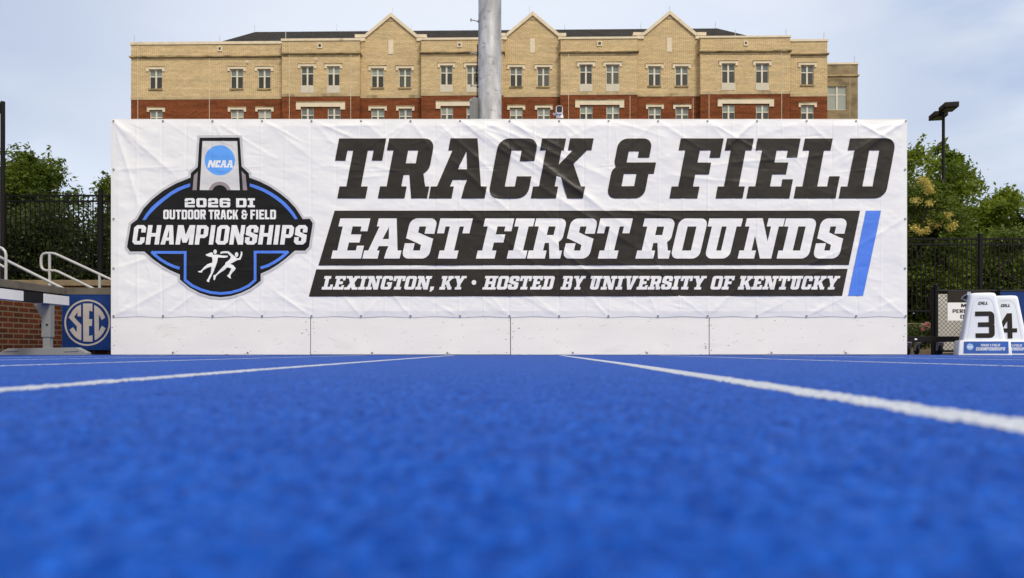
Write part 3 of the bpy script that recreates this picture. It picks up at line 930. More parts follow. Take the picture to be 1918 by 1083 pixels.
def cloth(off):
    def f(px):
        return np.stack([(px[:, 0] - PX0) * KX, D0 - off - wrinkle(px), CH + (HY - px[:, 1]) * KX], 1)
    return f


def cloth_n(px):
    e = .5
    d = np.array([[e, 0]]); u = np.array([[0, e]])
    gx = (wrinkle(px + d) - wrinkle(px - d)) / (2 * e * KX)
    gz = -(wrinkle(px + u) - wrinkle(px - u)) / (2 * e * KX)
    n = np.stack([gx * -1, -np.ones(len(px)), gz * -1], 1)
    n[:, 0] = -gx * -1 * -1
    return n / np.linalg.norm(n, axis=1, keepdims=True)


# plywood wall
wall = empty('banner_wall', (bx(956), D0, 0), 'long low white plywood wall of four sheets standing on the blue track behind the banner', 'wall')
off_w = (bx(956), D0, 0)
edges_px = [207.0, 581.6, 956.2, 1328.4, 1699.8]
zt = bz(223.0)
for i in range(4):
    b = MB()
    b.box(bx(edges_px[i]) + .005, D0, 0.008 + (.003 if i % 2 else 0), bx(edges_px[i + 1]) - .005, D0 + .019, zt)
    p = b.build('plywood_sheet', M['plywood'], wall, local=off_w, bevel=.002)
    for sx in ((324, 464), (697, 838), (1073, 1212), (1445, 1584))[i]:
        s = MB()
        c = P(sx, 660.8, D0)
        prof = [(0.0, .007), (.009, .006), (.0135, .002), (.0135, 0)]
        for r0, y in prof[:0]: pass
        n = 14
        base = len(s.v)
        for r0, h0 in prof:
            for k in range(n):
                a = 2 * math.pi * k / n
                s.v.append((c.x + r0 * math.cos(a), D0 - h0, c.z + r0 * math.sin(a)))
        for q in range(len(prof) - 1):
            for k in range(n):
                s.f.append((base + q * n + k, base + q * n + (k + 1) % n, base + (q + 1) * n + (k + 1) % n, base + (q + 1) * n + k)); s.m.append(0)
        s.build('bolt', M['steel'], p, local=off_w, smooth=True)
rc = random.Random(17)
def chip(layers, x, y, w, h):
    layers.append([(0, [(x + w * math.cos(a) * rc.uniform(.55, 1.0), y + h * math.sin(a) * rc.uniform(.55, 1.0)) for a in np.linspace(0, 2 * math.pi, 8)[:-1]])])
wof = np.array(off_w)
for i, sh in enumerate([o for o in wall.children if o.name.startswith('plywood_sheet')]):
    x0, x1 = edges_px[i], edges_px[i + 1]
    dark, pale = [], []
    for k in range(9):
        chip(dark, rc.choice([x0 + rc.uniform(2.5, 9), x1 - rc.uniform(2.5, 9)]), rc.uniform(600, 661), rc.uniform(.5, 1.6), rc.uniform(.4, 1.5))
    for k in range(7):
        chip(dark, rc.uniform(x0 + 5, x1 - 5), 665.2 - rc.uniform(.2, .9), rc.uniform(1.5, 6), rc.uniform(.35, .8))
    for k in range(8):
        chip(dark, rc.uniform(x0 + 10, x1 - 10), rc.uniform(602, 660), rc.uniform(.4, .9), rc.uniform(.3, .8))
    for bxp in ((324, 464), (697, 838), (1073, 1212), (1445, 1584))[i]:
        for k in range(rc.choice([1, 2, 4])): chip(dark, bxp + rc.uniform(-6, 7), 660.8 + rc.uniform(-2.5, 2.5), rc.uniform(.6, 1.6), rc.uniform(.4, 1.0))
    for k in range(5):
        x, y, a, ln = rc.uniform(x0 + 20, x1 - 40), rc.uniform(604, 655), rc.uniform(-.7, .7), rc.uniform(6, 18)
        pale.append([(0, stroke([(x, y), (x + ln * .5, y - ln * .5 * math.sin(a) + 1), (x + ln, y - ln * math.sin(a))], .5))])
    fpl = lambda p: np.stack([(p[:, 0] - PX0) * KX, np.full(len(p), D0 - .0006), CH + (HY - p[:, 1]) * KX], 1) - wof
    art_mesh('paint_chips', dark, fpl, [M['chip']], sh)
    art_mesh('scuff_marks', pale, fpl, [M['scuff']], sh)
b = MB()
for i in range(5):
    x = bx(edges_px[i]); x = min(max(x, bx(207) + .05), bx(1699.8) - .05)
    b.box(x - .045, D0 + .0195, .01, x + .045, D0 + .11, zt - .03)
    b.hexa([(x - .04, D0 + 1.15, .01), (x + .04, D0 + 1.15, .01), (x + .04, D0 + 1.25, .01), (x - .04, D0 + 1.25, .01)],
           [(x - .04, D0 + .1105, 1.75), (x + .04, D0 + .1105, 1.75), (x + .04, D0 + .1105, 1.88), (x - .04, D0 + .1105, 1.88)])
b.build('rear_frame', M['raw_timber'], wall, local=off_w)

# banner cloth
banner = empty('banner', (bx(956), D0, bz(595)), 'wide white wrinkled vinyl track and field banner screwed to the plywood wall', 'banner')
loc_b = np.array([bx(956), D0, bz(595)])
def C0(off):
    f = cloth(off)
    return lambda px: f(px) - loc_b
nx, nz = 1060, 264
gx, gz = np.meshgrid(np.linspace(B_X0, B_X1, nx), np.linspace(B_Y1, B_Y0, nz))
sag = np.sin(np.pi * (gx - 213.5) / 92.6) ** 2
tt_ = (gz - B_Y0) / (B_Y1 - B_Y0)
gz = gz - 2.0 * sag * tt_ ** 14 + 1.3 * sag * (1 - tt_) ** 14                  # the hems draw in a little between the screws
px = np.stack([gx.ravel(), gz.ravel()], 1)
p3 = C0(.004)(px).reshape(nz, nx, 3)
me = grid_mesh('cloth', p3[..., 0], p3[..., 1], p3[..., 2], M['vinyl_white'])
nn = cloth_n(px)
me.normals_split_custom_set_from_vertices(nn.tolist())
link('cloth', me, banner)

INK = 1.4                                     # px between the points that let print follow the folds
def word_layers(words, k=0):
    return [[(k if sg == '+' else None, p) for sg, p in gl] for gl in words]

# title: each letter at its measured place
def zpx(u): return 560 + u / 3.186
title = []
for ch, u0, u1 in (('T', 174, 455), ('R', 472, 765), ('A', 775, 1108), ('C', 1127, 1362), ('K', 1383, 1693), ('&', 1833, 2088), ('F', 2209, 2464), ('I', 2484, 2644), ('E', 2667, 2923), ('L', 2949, 3198), ('D', 3217, 3492)):
    title.append(place(glyph(ch, True, w=(u1 - u0) / 357), zpx(u0), 372.4, 112.2, 112.2, .19))
art_mesh('title_lettering', word_layers(title), C0(.009), [M['vinyl_black']], banner, 1.8, cloth_n)

row2 = []
for ch, u0, u1 in (('E', 193, 372), ('A', 380, 602), ('S', 612, 774), ('T', 789, 982), ('F', 1056, 1229), ('I', 1240, 1352), ('R', 1360, 1558), ('S', 1570, 1729), ('T', 1742, 1935),
                   ('R', 2006, 2205), ('O', 2214, 2384), ('U', 2391, 2590), ('N', 2614, 2841), ('D', 2847, 3034), ('S', 3060, 3215)):
    row2.append(place(glyph(ch, True, w=(u1 - u0) / 239), zpx(u0), 484.8, 75, 75, .235))
row3 = []
for txt, x0, x1 in (('LEXINGTON,', 602.8, 812), ('KY', 822.7, 868.8), ('HOSTED', 903.3, 1034), ('BY', 1049.3, 1091.5), ('UNIVERSITY', 1101, 1317.6), ('OF', 1329, 1370), ('KENTUCKY', 1380.5, 1566.7)):
    row3 += text_fit(txt, x0, x1, 542.7, 25.3, .235, True, gap=.05)
row3.append([('+', ell(887.9, 529.5, 4.3, 4.6, 16))])
band1 = [(627.5, 395.3), (1609.5, 395.3), (1588.5, 496.8), (597, 497.6)]
band2 = [(593, 505.0), (1586.5, 504), (1575.8, 554.6), (579, 555.6)]
stripe = [(1620.5, 395.3), (1648.5, 395.3), (1615.5, 554.2), (1587.5, 554.2)]
flat = lambda gls: [(1 if sg == '+' else 0, p) for gl in gls for sg, p in gl]
art_mesh('subtitle_band', [[(0, band1)] + flat(row2)], C0(.009), [M['vinyl_black'], M['vinyl_white']], banner, 1.8, cloth_n)
art_mesh('venue_band', [[(0, band2)] + flat(row3)], C0(.009), [M['vinyl_black'], M['vinyl_white']], banner, 1.8, cloth_n)
art_mesh('blue_stripe', [[(0, stripe)]], C0(.009), [M['vinyl_blue']], banner, 1.8, cloth_n)

# emblem, in its own sheet coordinates (3.185 units per photo px)
E1 = lambda pts: [(220 + x / 3.185, 240 + y / 3.185) for x, y in pts]
E6 = lambda pts: [(360 + x / 9.027, 250 + y / 9.027) for x, y in pts]
E7 = lambda pts: [(340 + x / 10.83, 460 + y / 10.83) for x, y in pts]
E2 = lambda x, y: (230 + x / 5.184, 360 + y / 5.184)
sil = [(493, 60), (733, 60), (745, 232), (787, 272), (790, 298), (850, 320), (910, 350), (970, 390), (1020, 430), (1065, 478), (1108, 545), (1150, 543), (1168, 570), (1145, 710), (1122, 733), (1060, 733),
       (1010, 778), (960, 816), (910, 847), (858, 870), (858, 912), (800, 956), (740, 985), (680, 1003), (620, 1010), (555, 1003), (495, 985), (435, 953), (377, 905), (377, 875), (320, 850), (270, 822), (215, 782), (165, 738),
       (80, 738), (62, 712), (85, 575), (122, 548), (160, 482), (210, 427), (275, 376), (350, 334), (440, 298), (442, 270), (483, 235)]
cols = ['vinyl_grey', 'vinyl_ink', 'vinyl_blue', 'vinyl_pale', 'vinyl_sky', 'vinyl_mauve', 'vinyl_white']
GREY, INKC, BLUE, PALE, SKY, MAUVE, WHITE = range(7)
def emblem_layers(detail=True):
    L_ = [(GREY, E1(offset_poly(sil, 14))), (INKC, E1(sil))]
    for p in ([(153, 550), (175, 513), (205, 475), (240, 442), (280, 411), (320, 383), (360, 360), (400, 344), (438, 332), (438, 352), (400, 364), (365, 380), (330, 400), (293, 427), (255, 458), (222, 490), (195, 518), (172, 550)],
              [(792, 332), (840, 347), (880, 364), (920, 385), (960, 411), (1000, 443), (1033, 478), (1058, 510), (1078, 545), (1060, 545), (1040, 516), (1014, 486), (980, 452), (945, 425), (905, 399), (868, 379), (830, 364), (792, 350)],
              stroke([(222, 743), (408, 743), (408, 908), (450, 941), (500, 964), (560, 982), (620, 988), (680, 982), (735, 966), (785, 942), (824, 908), (824, 741), (1008, 741)], 16),
              stroke([(208, 738), (232, 762), (262, 786), (295, 806), (335, 825), (376, 838)], 17), stroke([(1022, 736), (998, 760), (970, 782), (938, 803), (900, 822), (857, 836)], 17)):
        L_.append((BLUE, E1(p)))
    L_ += [(PALE, E1([(511, 80), (718, 80), (733, 372), (495, 372)])), (SKY, E1(ell(614, 195, 90.5, 90, 40)))]
    L_ += [(MAUVE, E1([p for p in ell(613, 384, 66, 62, 48) if p[1] <= 372.1] or []))]
    def half(cx, cy, rx, ry):
        a0 = math.asin((cy - 372.5) / ry)
        return [(cx + rx * math.cos(a0 + (math.pi - 2 * a0) * i / 20), cy - ry * math.sin(a0 + (math.pi - 2 * a0) * i / 20)) for i in range(21)]
    L_[-1] = (MAUVE, E1(half(613, 384, 66, 62)))
    L_.append((INKC, E1(half(613, 384, 45, 42))))
    L_ += [(MAUVE, E6([(105, 650), (40, 715), (18, 965), (88, 965)])), (MAUVE, E6([(845, 640), (912, 710), (938, 965), (865, 965)]))]
    def txt(gls):
        for gl in gls:
            for sg, p in gl: L_.append((WHITE if sg == '+' else None, p))
    def add(gls, under):
        for gl in gls:
            for sg, p in gl: L_.append((WHITE if sg == '+' else under, p))
    for ch, u0, u1 in (('N', 268, 385), ('C', 388, 470), ('A', 474, 584), ('A', 580, 694)):
        x0, y0 = 360 + u0 / 9.027, 250 + 582 / 9.027
        g_ = glyph(ch, ch == 'A', w=(u1 - u0) / 122 * (1 if ch == 'A' else .97), **({} if ch == 'A' else dict(s=.29, b=.24)))
        add([place(g_, x0, y0, 122 / 9.027, 122 / 9.027, .24)], SKY)
    if detail:
        a, c = E2(98, 511), E2(1779, 511)
        add(text_fit('CHAMPIONSHIPS', a[0], c[0], a[1], 188 / 5.184, .13, False, gap=.075, seg=1, s=.215, b=.18), INKC)
        for ch, u0, u1 in (('2', 608, 706), ('0', 721, 819), ('2', 834, 931), ('6', 945, 1048), ('D', 1104, 1206), ('I', 1218, 1287)):
            x0, y0 = E2(u0, 150)
            add([place(glyph(ch, ch == 'I', w=(u1 - u0) / 88, s=.36, b=.24, seg=1, r=.14), x0, y0, 88 / 5.184, 88 / 5.184, 0)], INKC)
        for t, u0, u1 in (('OUTDOOR', 400, 812), ('TRACK', 840, 1125), ('&', 1157, 1215), ('FIELD', 1243, 1492)):
            x0, y0 = E2(u0, 266); x1, _ = E2(u1, 266)
            add(text_fit(t, x0, x1, y0, 92 / 5.184, 0, False, gap=.07, seg=1, s=.22, b=.19, r=.11), INKC)
    body1 = [(640, 195), (700, 185), (760, 190), (830, 205), (950, 210), (945, 238), (880, 252), (750, 245), (735, 340), (715, 400), (690, 460), (670, 520), (630, 600), (600, 660), (578, 705), (573, 748), (530, 735), (528, 700), (548, 680), (565, 640), (605, 560), (615, 480), (625, 430),
             (540, 455), (480, 490), (440, 520), (430, 552), (370, 550), (345, 525), (400, 518), (430, 490), (480, 435), (540, 385), (600, 360), (638, 350), (640, 290), (630, 240)]
    arm1 = [(497, 188), (545, 170), (600, 142), (640, 150), (652, 180), (645, 200), (632, 240), (570, 228), (520, 212)]
    body2 = [(790, 160), (810, 130), (860, 120), (960, 120), (1000, 150), (1050, 190), (1115, 245), (1135, 262), (1180, 258), (1200, 220), (1212, 170), (1215, 120), (1245, 140), (1243, 190), (1225, 245), (1205, 292), (1140, 300), (1100, 320), (1050, 350), (1000, 375), (1060, 405), (1108, 465), (1090, 500), (1040, 550), (1005, 600), (1000, 640), (1018, 668), (990, 668), (950, 635), (930, 610), (965, 590), (985, 545), (1025, 470),
             (940, 445), (880, 500), (800, 550), (740, 595), (715, 620), (695, 680), (680, 715), (660, 690), (662, 605), (705, 595), (760, 530), (830, 455), (895, 390), (905, 350), (960, 310), (1000, 270), (1010, 225), (980, 195), (945, 160), (870, 158), (810, 170)]
    L_ += [(WHITE, E7(body1)), (WHITE, E7(arm1)), (WHITE, E7(ell(690, 128, 36, 45, 18))), (WHITE, E7(body2)), (WHITE, E7(ell(1127, 188, 35, 50, 18)))]
    return L_
art_mesh('emblem', [emblem_layers()], C0(.009), [M[c] for c in cols], banner, 1.8, cloth_n)
# grommets
gm = MB()
n = 12
for r0, h0 in ((0.0, .004), (.006, .004), (.008, .006), (.0115, .006), (.013, 0)):
    for k in range(n):
        a = 2 * math.pi * k / n
        gm.v.append((r0 * math.cos(a), -h0, r0 * math.sin(a)))
for q in range(4):
    for k in range(n):
        gm.f.append((q * n + k, q * n + (k + 1) % n, (q + 1) * n + (k + 1) % n, (q + 1) * n + k)); gm.m.append(0)
spots = [(x, 227.4) for x in screws_top] + [(x, 592.2) for x in screws_top] + [(213.6, y) for y in (318, 410.5, 503)] + [(1694.6, y) for y in (318, 410.5, 503)]
g0 = None
for x, y in spots:
    q = Vector((bx(x) - loc_b[0], -.012, bz(y) - loc_b[2]))
    if g0 is None:
        g0 = gm.build('grommet', M['steel'], banner, smooth=True); o = g0
    else:
        o = g0.copy(); COL.objects.link(o); o.parent = banner
    o.location = q

# ------------------------------------------------------------------ the building behind
BD, TH = 57.0, 0.0185
bld = empty('brick_building', (0, BD, 0), 'long tan and red brick building with three gables rising behind the banner', 'building', rz=-TH)


def lx(x, r=0.0):
    p_ = x - PX0
    return p_ * (BD + r) / (FPX + p_ * TH)


def lp(x, y, r=0.0):
    X = lx(x, r)
    d = BD + r - X * TH
    return (X, CH + (HY - y) * d / FPX)


def front_wall(name, outline, holes, r, m, back, dz=.12):
    """wall face with real openings, their reveals, and returns going back"""
    lay = [(0, outline)] + [(None, h) for h in holes]
    V, F, _ = painted(lay)
    b_ = MB()
    b_.v = [(p[0], r, p[1]) for p in V.tolist()]
    for f in F.tolist():
        a, c, d = [V[i] for i in f]
        z = (c[0] - a[0]) * (d[1] - a[1]) - (d[0] - a[0]) * (c[1] - a[1])
        b_.f.append(tuple(f) if z > 0 else tuple(f[::-1])); b_.m.append(0)
    n = len(outline)
    for i in range(n):
        p, q = outline[i], outline[(i + 1) % n]
        b_.quadface([(p[0], r, p[1]), (q[0], r, q[1]), (q[0], back, q[1]), (p[0], back, p[1])])
    for h in holes:
        for i in range(4):
            p, q = h[i], h[(i + 1) % 4]
            b_.quadface([(p[0], r, p[1]), (q[0], r, q[1]), (q[0], r + dz, q[1]), (p[0], r + dz, p[1])])
    return b_.build(name, m, bld)


def rect_px(x0, y0, x1, y1, r):
    a, c = lp(x0, y0, r), lp(x1, y1, r)
    return [(a[0], c[1]), (c[0], c[1]), (c[0], a[1]), (a[0], a[1])]


rwin = random.Random(23)
def window(h, r, glass=('glass', 'screen'), sill=True):
    x0, z0, x1, z1 = h[0][0], h[0][1], h[2][0], h[2][1]
    if glass[0] == 'glass': glass = rwin.choice([('glass', 'screen'), ('glass', 'screen'), ('low_glass', 'screen'), ('glass', 'half_blind'), ('dim_glass', 'screen')])
    elif glass[0] == 'low_glass': glass = rwin.choice([('low_glass', 'low_screen'), ('glass', 'low_screen'), ('low_glass', 'screen'), ('pale_blind', 'low_screen')])
    y = r + .075
    w, H_ = x1 - x0, z1 - z0
    f, mu = .046, .062
    zt_ = z1 - H_ * .36
    b_ = MB()
    b_.box(x0, y, z0, x0 + f, y + .06, z1); b_.box(x1 - f, y, z0, x1, y + .06, z1)
    b_.box(x0 + f, y, z1 - f, x1 - f, y + .06, z1); b_.box(x0 + f, y, z0, x1 - f, y + .06, z0 + f)
    c = (x0 + x1) / 2
    b_.box(c - mu, y - .01, z0 + f, c + mu, y + .055, z1 - f)
    b_.box(x0 + f, y + .004, zt_ - .035, c - mu, y + .05, zt_ + .035); b_.box(c + mu, y + .004, zt_ - .035, x1 - f, y + .05, zt_ + .035)
    o = b_.build('window', M['frame_paint'], bld)
    for a, e in ((x0 + f, c - mu), (c + mu, x1 - f)):
        p_ = MB(); p_.quadface([(a, y + .045, zt_), (e, y + .045, zt_), (e, y + .045, z1 - f), (a, y + .045, z1 - f)])
        p_.build('pane', M[glass[0]], o)
        p_ = MB(); p_.quadface([(a, y + .035, z0 + f), (e, y + .035, z0 + f), (e, y + .035, zt_), (a, y + .035, zt_)])
        p_.build('insect_screen', M[glass[1]], o)


def prism_part(name, poly, r, proud, m, back=.0):
    b_ = MB(); b_.prism(poly, r - proud, r + back)
    return b_.build(name, m, bld)


def lintel(x0, y0, x1, y2, r, ear=4.2, head=.52):
    y1 = y0 + (y2 - y0) * head
    pts = [lp(*q, r) for q in ((x0, y0), (x1, y0), (x1, y2), (x1 - ear, y2), (x1 - ear, y1), (x0 + ear, y1), (x0 + ear, y2), (x0, y2))]
    prism_part('lintel', pts, r, .07, M['limestone'])
    c = lp((x0 + x1) / 2, y0, r)
    b_ = MB(); b_.box(lp(x0 - .5, y0, r)[0], r - .10, c[1] + .004, lp(x1 + .5, y0, r)[0], r, c[1] + .05)
    b_.build('drip_cap', M['stained_stone'], bld)


REC = .5
#        x0     x1      top    cap    band   brick  recess
bays = [('flat', 245, 528, 78.5, 83.5, 105.5, 186.5, REC, [(279.5, 130.7, 303.2, 166.4), (431.5, 130, 455, 166), (482.8, 130, 506.6, 166)], [(280.4, 207, 304), (432, 206.5, 456), (483.5, 206.3, 507.5)], 'sill'),
        ('flat', 528, 673.5, 72.5, 76.8, 99.5, 181, 0, [(563.9, 125, 586.9, 160.6), (613.3, 125, 636, 160.6)], [(563.9, 202.6, 587.7), (613.6, 202.4, 637.5)], 'panel'),
        ('gable', 673.5, 789, 27, 69, 0, 184, REC, [(695.3, 128.8, 718.3, 164), (746.8, 128.8, 769.8, 164)], [(695.3, 204.6, 719.5), (747, 204.6, 771)], 'sill'),
        ('flat', 789, 943, 71, 75, 98, 179.3, 0, [(825, 123.5, 847.5, 159), (874, 123.4, 896.7, 159)], [(825.5, 201, 848.5), (874, 201, 897.5)], 'panel'),
        ('gable', 943, 1050, 24.5, 66.5, 0, 182, REC, [(955, 126.5, 977.8, 162), (1006, 126.5, 1028.8, 162)], [(955, 203, 978.5), (1006.5, 203, 1030)], 'sill'),
        ('flat', 1050, 1194, 69.5, 73.3, 97, 178, 0, [(1085.9, 121.7, 1109.2, 157.8), (1135.3, 121.7, 1159.3, 157.8)], [(1086.3, 199, 1110), (1136, 199, 1160)], 'panel'),
        ('gable', 1194, 1312, 22.8, 65, 0, 181, REC, [(1214, 125, 1237.3, 160.7), (1264.8, 125, 1288.3, 160.7)], [(1214.5, 201.5, 1238), (1265.5, 201.5, 1289.5)], 'sill'),
        ('flat', 1312, 1480, 67.5, 71, 95.5, 176.5, 0, [(1352.2, 119.6, 1376.6, 155.7), (1415.8, 119.6, 1439.8, 155.7)], [(1353, 196.8, 1377), (1416.3, 196.8, 1440.3)], 'panel'),
        ('flat', 1480, 1549.5, 74, 78, 101, 181, REC, [(1500, 122.6, 1524, 158.8)], [(1500.3, 198, 1524.3)], 'sill')]
vents = [(407.5, 87.2, 416, 96.5), (594.6, 81.3, 603.7, 91), (856.6, 80, 865, 89), (1118.3, 77.5, 1127.6, 87), (1392.8, 77, 1401, 86)]
for kind, x0, x1, top, cap, band, brick, r, wins, lows, style in bays:
    X0, X1 = lx(x0, r), lx(x1, r)
    xm = (x0 + x1) / 2
    zz = lambda y: lp(xm, y, r)[1]
    BACK = 9.0
    zb = zz(brick)
    holes = [rect_px(*w_, r) for w_ in wins]
    low_h = [rect_px(a, y, c, y + 36.2, r) for a, y, c in lows]
    if kind == 'flat':
        outline = [(X0, zb), (X1, zb), (X1, zz(cap)), (X0, zz(cap))]
    else:
        pk = (x0 + x1) / 2 + 1.0
        outline = [(X0, zb), (X1, zb), (X1, zz(cap + 3)), (lx(pk + 49, r), zz(cap + 1)), (lx(pk, r), zz(top + 3.5)), (lx(pk - 49, r), zz(cap + 1)), (X0, zz(cap + 3))]
    front_wall('upper_wall', outline, holes, r, M['tan_brick'], BACK)
    front_wall('lower_wall', [(X0, -.03), (X1, -.03), (X1, zb), (X0, zb)], low_h, r, M['red_brick'], BACK)
    # stone band where tan brick meets red
    b_ = MB(); b_.box(X0 - .012, r - .025, zb, X1 + .012, r, zz(brick - 6)); b_.build('stone_band', M['band_stone'], bld)
    if kind == 'flat':
        b_ = MB(); b_.box(X0 - .06, r - .06, zz(cap), X1 + .06, r + .6, zz(top)); b_.build('parapet_cap', M['limestone'], bld)
        b_ = MB()
        prof = [(0, -.02), (.05, .0), (.12, .06), (.12, .13), (.06, .19), (0, .21)]
        zc = zz(band + 3)
        for i in range(len(prof) - 1):
            (d0, h0), (d1, h1) = prof[i], prof[i + 1]
            b_.quadface([(X0 - d0, r - d0, zc + h0), (X1 + d0, r - d0, zc + h0), (X1 + d1, r - d1, zc + h1), (X0 - d1, r - d1, zc + h1)])
            b_.quadface([(X1 + d0, r - d0, zc + h0), (X1 + d0, r + 3, zc + h0), (X1 + d1, r + 3, zc + h1), (X1 + d1, r - d1, zc + h1)])
            b_.quadface([(X0 - d1, r - d1, zc + h1), (X0 - d1, r + 3, zc + h1), (X0 - d0, r + 3, zc + h0), (X0 - d0, r - d0, zc + h0)])
        b_.build('string_course', M['stained_stone'], bld)
        b_ = MB(); b_.box(X0 + .05, r - .015, zz(band + 7.2), X1 - .05, r, zz(band + 3.2)); b_.build('course_base', M['cast_stone'], bld)
    else:
        e0, e1 = x0 - 8.5, x1 + 10
        pts = [lp(e0, cap - .5, r), lp(pk - 48, cap - .5, r), lp(pk, top + 1.6, r), lp(pk + 48, cap - .5, r), lp(e1, cap - .5, r)]
        pts = [(p[0], p[1]) for p in pts]
        prism_part('gable_coping', stroke(pts, .23), r, .13, M['limestone'], .5)
        for a, c in ((x0 - 2, pk - 48), (pk + 48, x1 + 2)):
            h = rect_px(a, cap + 2.2, c, cap + 8.5, r)
            prism_part('kneeler_block', h, r, .10, M['limestone'])
        prism_part('apex_stone', [lp(pk, top + 6, r), lp(pk + 8.5, cap - 29, r), lp(pk - 8.5, cap - 29, r)], r, .03, M['band_stone'])
        h = rect_px(pk - 5, 48 + top, pk + 4, 74.5 + top, r)
        prism_part('slit_panel', h, r, .03, M['limestone'])
        b_ = MB()
        pr = [lp(x0 + 3, cap + 2, r), lp(x1 - 3, cap + 2, r), lp(pk, top + 5, r)]
        b_.prism(pr, r + .55, r + 11)
        b_.build('gable_roof', M['shingle'], bld)
    for (a, y0, c, y1), h in zip(wins, holes):
        window(h, r)
        lintel(a - 5.2, y0 - 4.6, c + 5.2, y0 + 3.6, r)
        if style == 'sill':
            h2 = rect_px(a - 1, y1 + .1, c + 1, y1 + 2.6, r); prism_part('window_sill', h2, r, .08, M['stained_stone'])
        else:
            h2 = rect_px(a - .6, y1 + .4, c + .6, y1 + 13.6, r)
            prism_part('apron_panel', h2, r, .03, M['apron'])
    for (a, y, c), h in zip(lows, low_h):
        window(h, r, ('low_glass', 'low_screen'))
        if style == 'sill': lintel(a - 5, y - 4.8, c + 5, y + 3.2, r)
        h2 = rect_px(a - 1, y + 36.4, c + 1, y + 39, r); prism_part('window_sill', h2, r, .08, M['band_stone'])
    if style == 'panel':
        lintel(lows[0][0] - 9, lows[0][1] - 10.5, lows[1][2] + 9, lows[0][1] + 3.2, r, ear=8.6, head=.62)
for q in vents:
    xm = (q[0] + q[2]) / 2
    r = REC if xm < 528 else 0
    prism_part('vent', rect_px(*q, r), r, .06, M['limestone'])
    prism_part('vent_opening', rect_px(q[0] + 2.2, q[1] + 2, q[2] - 2.2, q[3] - 2.6, r), r, .068, M['vent_dark'])
for x, y in ((462.7, 116.7), (592.4, 111.2)):
    r = REC if x < 528 else 0
    prism_part('vent_hood', rect_px(x - 2.6, y - 2.6, x + 2.6, y + 2.6, r), r, .05, M['limestone']); prism_part('hood_slot', rect_px(x - 1.4, y - .9, x + 1.4, y + 1.2, r), r, .055, M['band_stone'])
for x, y0, y1, r in ((258, 79, 240, REC), (392, 107, 240, REC), (542, 77, 240, 0), (657, 100, 240, 0), (675.5, 70, 240, REC), (1065, 98, 240, 0), (1180, 180, 240, 0), (1298, 184, 240, REC), (1328, 178, 240, 0), (1464, 97, 240, 0)):
    a, c = lp(x, y0, r), lp(x, y1, r)
    b_ = MB(); b_.box(a[0] - .014, r - .03, c[1], a[0] + .014, r - .001, a[1]); b_.build('conductor_cable', M['limestone'], bld)
# recessed end wing in stained stone
r = 2.6
X0, X1 = lx(1545, r), lx(1605.8, r)
zz = lambda y: lp(1577, y, r)[1]
hw = rect_px(1549, 161.6, 1585, 206, r)
front_wall('wing_wall', [(X0, -.03), (X1, -.03), (X1, zz(121)), (X0, zz(121))], [hw], r, M['cast_stone'], 12, .14)
b_ = MB(); b_.box(X0, r - .05, zz(121), X1 + .05, r + .6, zz(117.7)); b_.build('wing_parapet_cap', M['limestone'], bld)
b_ = MB(); b_.box(X0, r - .09, zz(143.3), X1 + .09, r + 1, zz(140.3)); b_.build('wing_string_course', M['stained_stone'], bld)
for x in (1589, 1592.5):
    pass
b_ = MB(); b_.box(lx(1590.6, r), r - .012, -.0, lx(1591.4, r), r, zz(122)); b_.build('wall_joint', M['band_stone'], bld)
window(hw, r, ('big_glass', 'big_glass'))
# hipped slate roof behind the parapets
def rp(x, y, r):
    p_ = lp(x, y, r); return (p_[0], r, p_[1])
A_, B_ = rp(474, 60, 9), rp(1340, 53.3, 9)
ez = 23.35
c0, c1 = (-26.9, 1.6, ez), (23.2, 1.6, ez)
c2, c3 = (23.2, 16.4, ez), (-26.9, 16.4, ez)
b_ = MB()
b_.quadface([c0, c1, B_, A_]); b_.quadface([c1, c2, B_]); b_.quadface([c2, c3, A_, B_]); b_.quadface([c3, c0, A_])
b_.box(lx(245, REC) + .1, 9.01, 0, lx(1549, REC) - .1, 17, ez - .2)
b_.build('roof', M['shingle'], bld)
for x, y0, y1, r in ((251, 66, 79, REC + .3), (411, 66, 78, REC + .3), (473, 48, 61, 9), (535, 59, 73, .3), (627, 45, 59, 9), (735, 15, 29, REC), (767, 46, 60, 9), (992, 12, 26, REC), (1054, 45, 58, 9), (1197, 43, 56, 9),
                     (1254, 11, 24, REC), (1336.5, 41, 54, 9), (1377, 56, 69, .3), (1472, 55, 68, .3), (1543, 61, 75, REC + .3), (1599, 106, 119, 3)):
    b_ = MB(); a, c = rp(x, y1 + 1, r), rp(x, y0, r); b_.tube([a, c], .022, 5); b_.build('lightning_rod', M['rod'], bld)

# ------------------------------------------------------------------ galvanised mast behind the banner
MD = 12.0
mx_ = (917.5 - PX0) / FPX * MD
mast = empty('light_mast', (mx_, MD, 0), 'thick weathered galvanised steel mast rising behind the banner past the gables', 'mast')
b = MB()
b.lathe([(.0, 0), (.30, 0), (.30, .03), (.195, .031), (.1915, 2), (.184, 5.6), (.12, 22), (0, 22.02)], 0, 0, 0, 40)
b.build('pole', M['galvanised'], mast, smooth=True)
for y in (40, 101.5, 162.5):
    p = P(897, y, MD) - Vector((mx_, MD, 0))
    s = MB()
    s.tube([(p.x + .03, 0, p.z - .012), (p.x - .055, -.02, p.z), (p.x - .125, -.03, p.z + .012)], .009, 7)
    s.tube([(p.x - .125, -.03, p.z - .012), (p.x - .125, -.03, p.z + .03)], .012, 7)
    s.tube([(p.x + .03, 0, p.z - .012), (p.x - .018, -.012, p.z - .004)], .021, 8)
    s.build('step_bolt', M['steel'], mast)
s = MB()
a, c = P(894.6, 84, MD) - Vector((mx_, MD, 0)), P(894.2, 240, MD) - Vector((mx_, MD, 0))
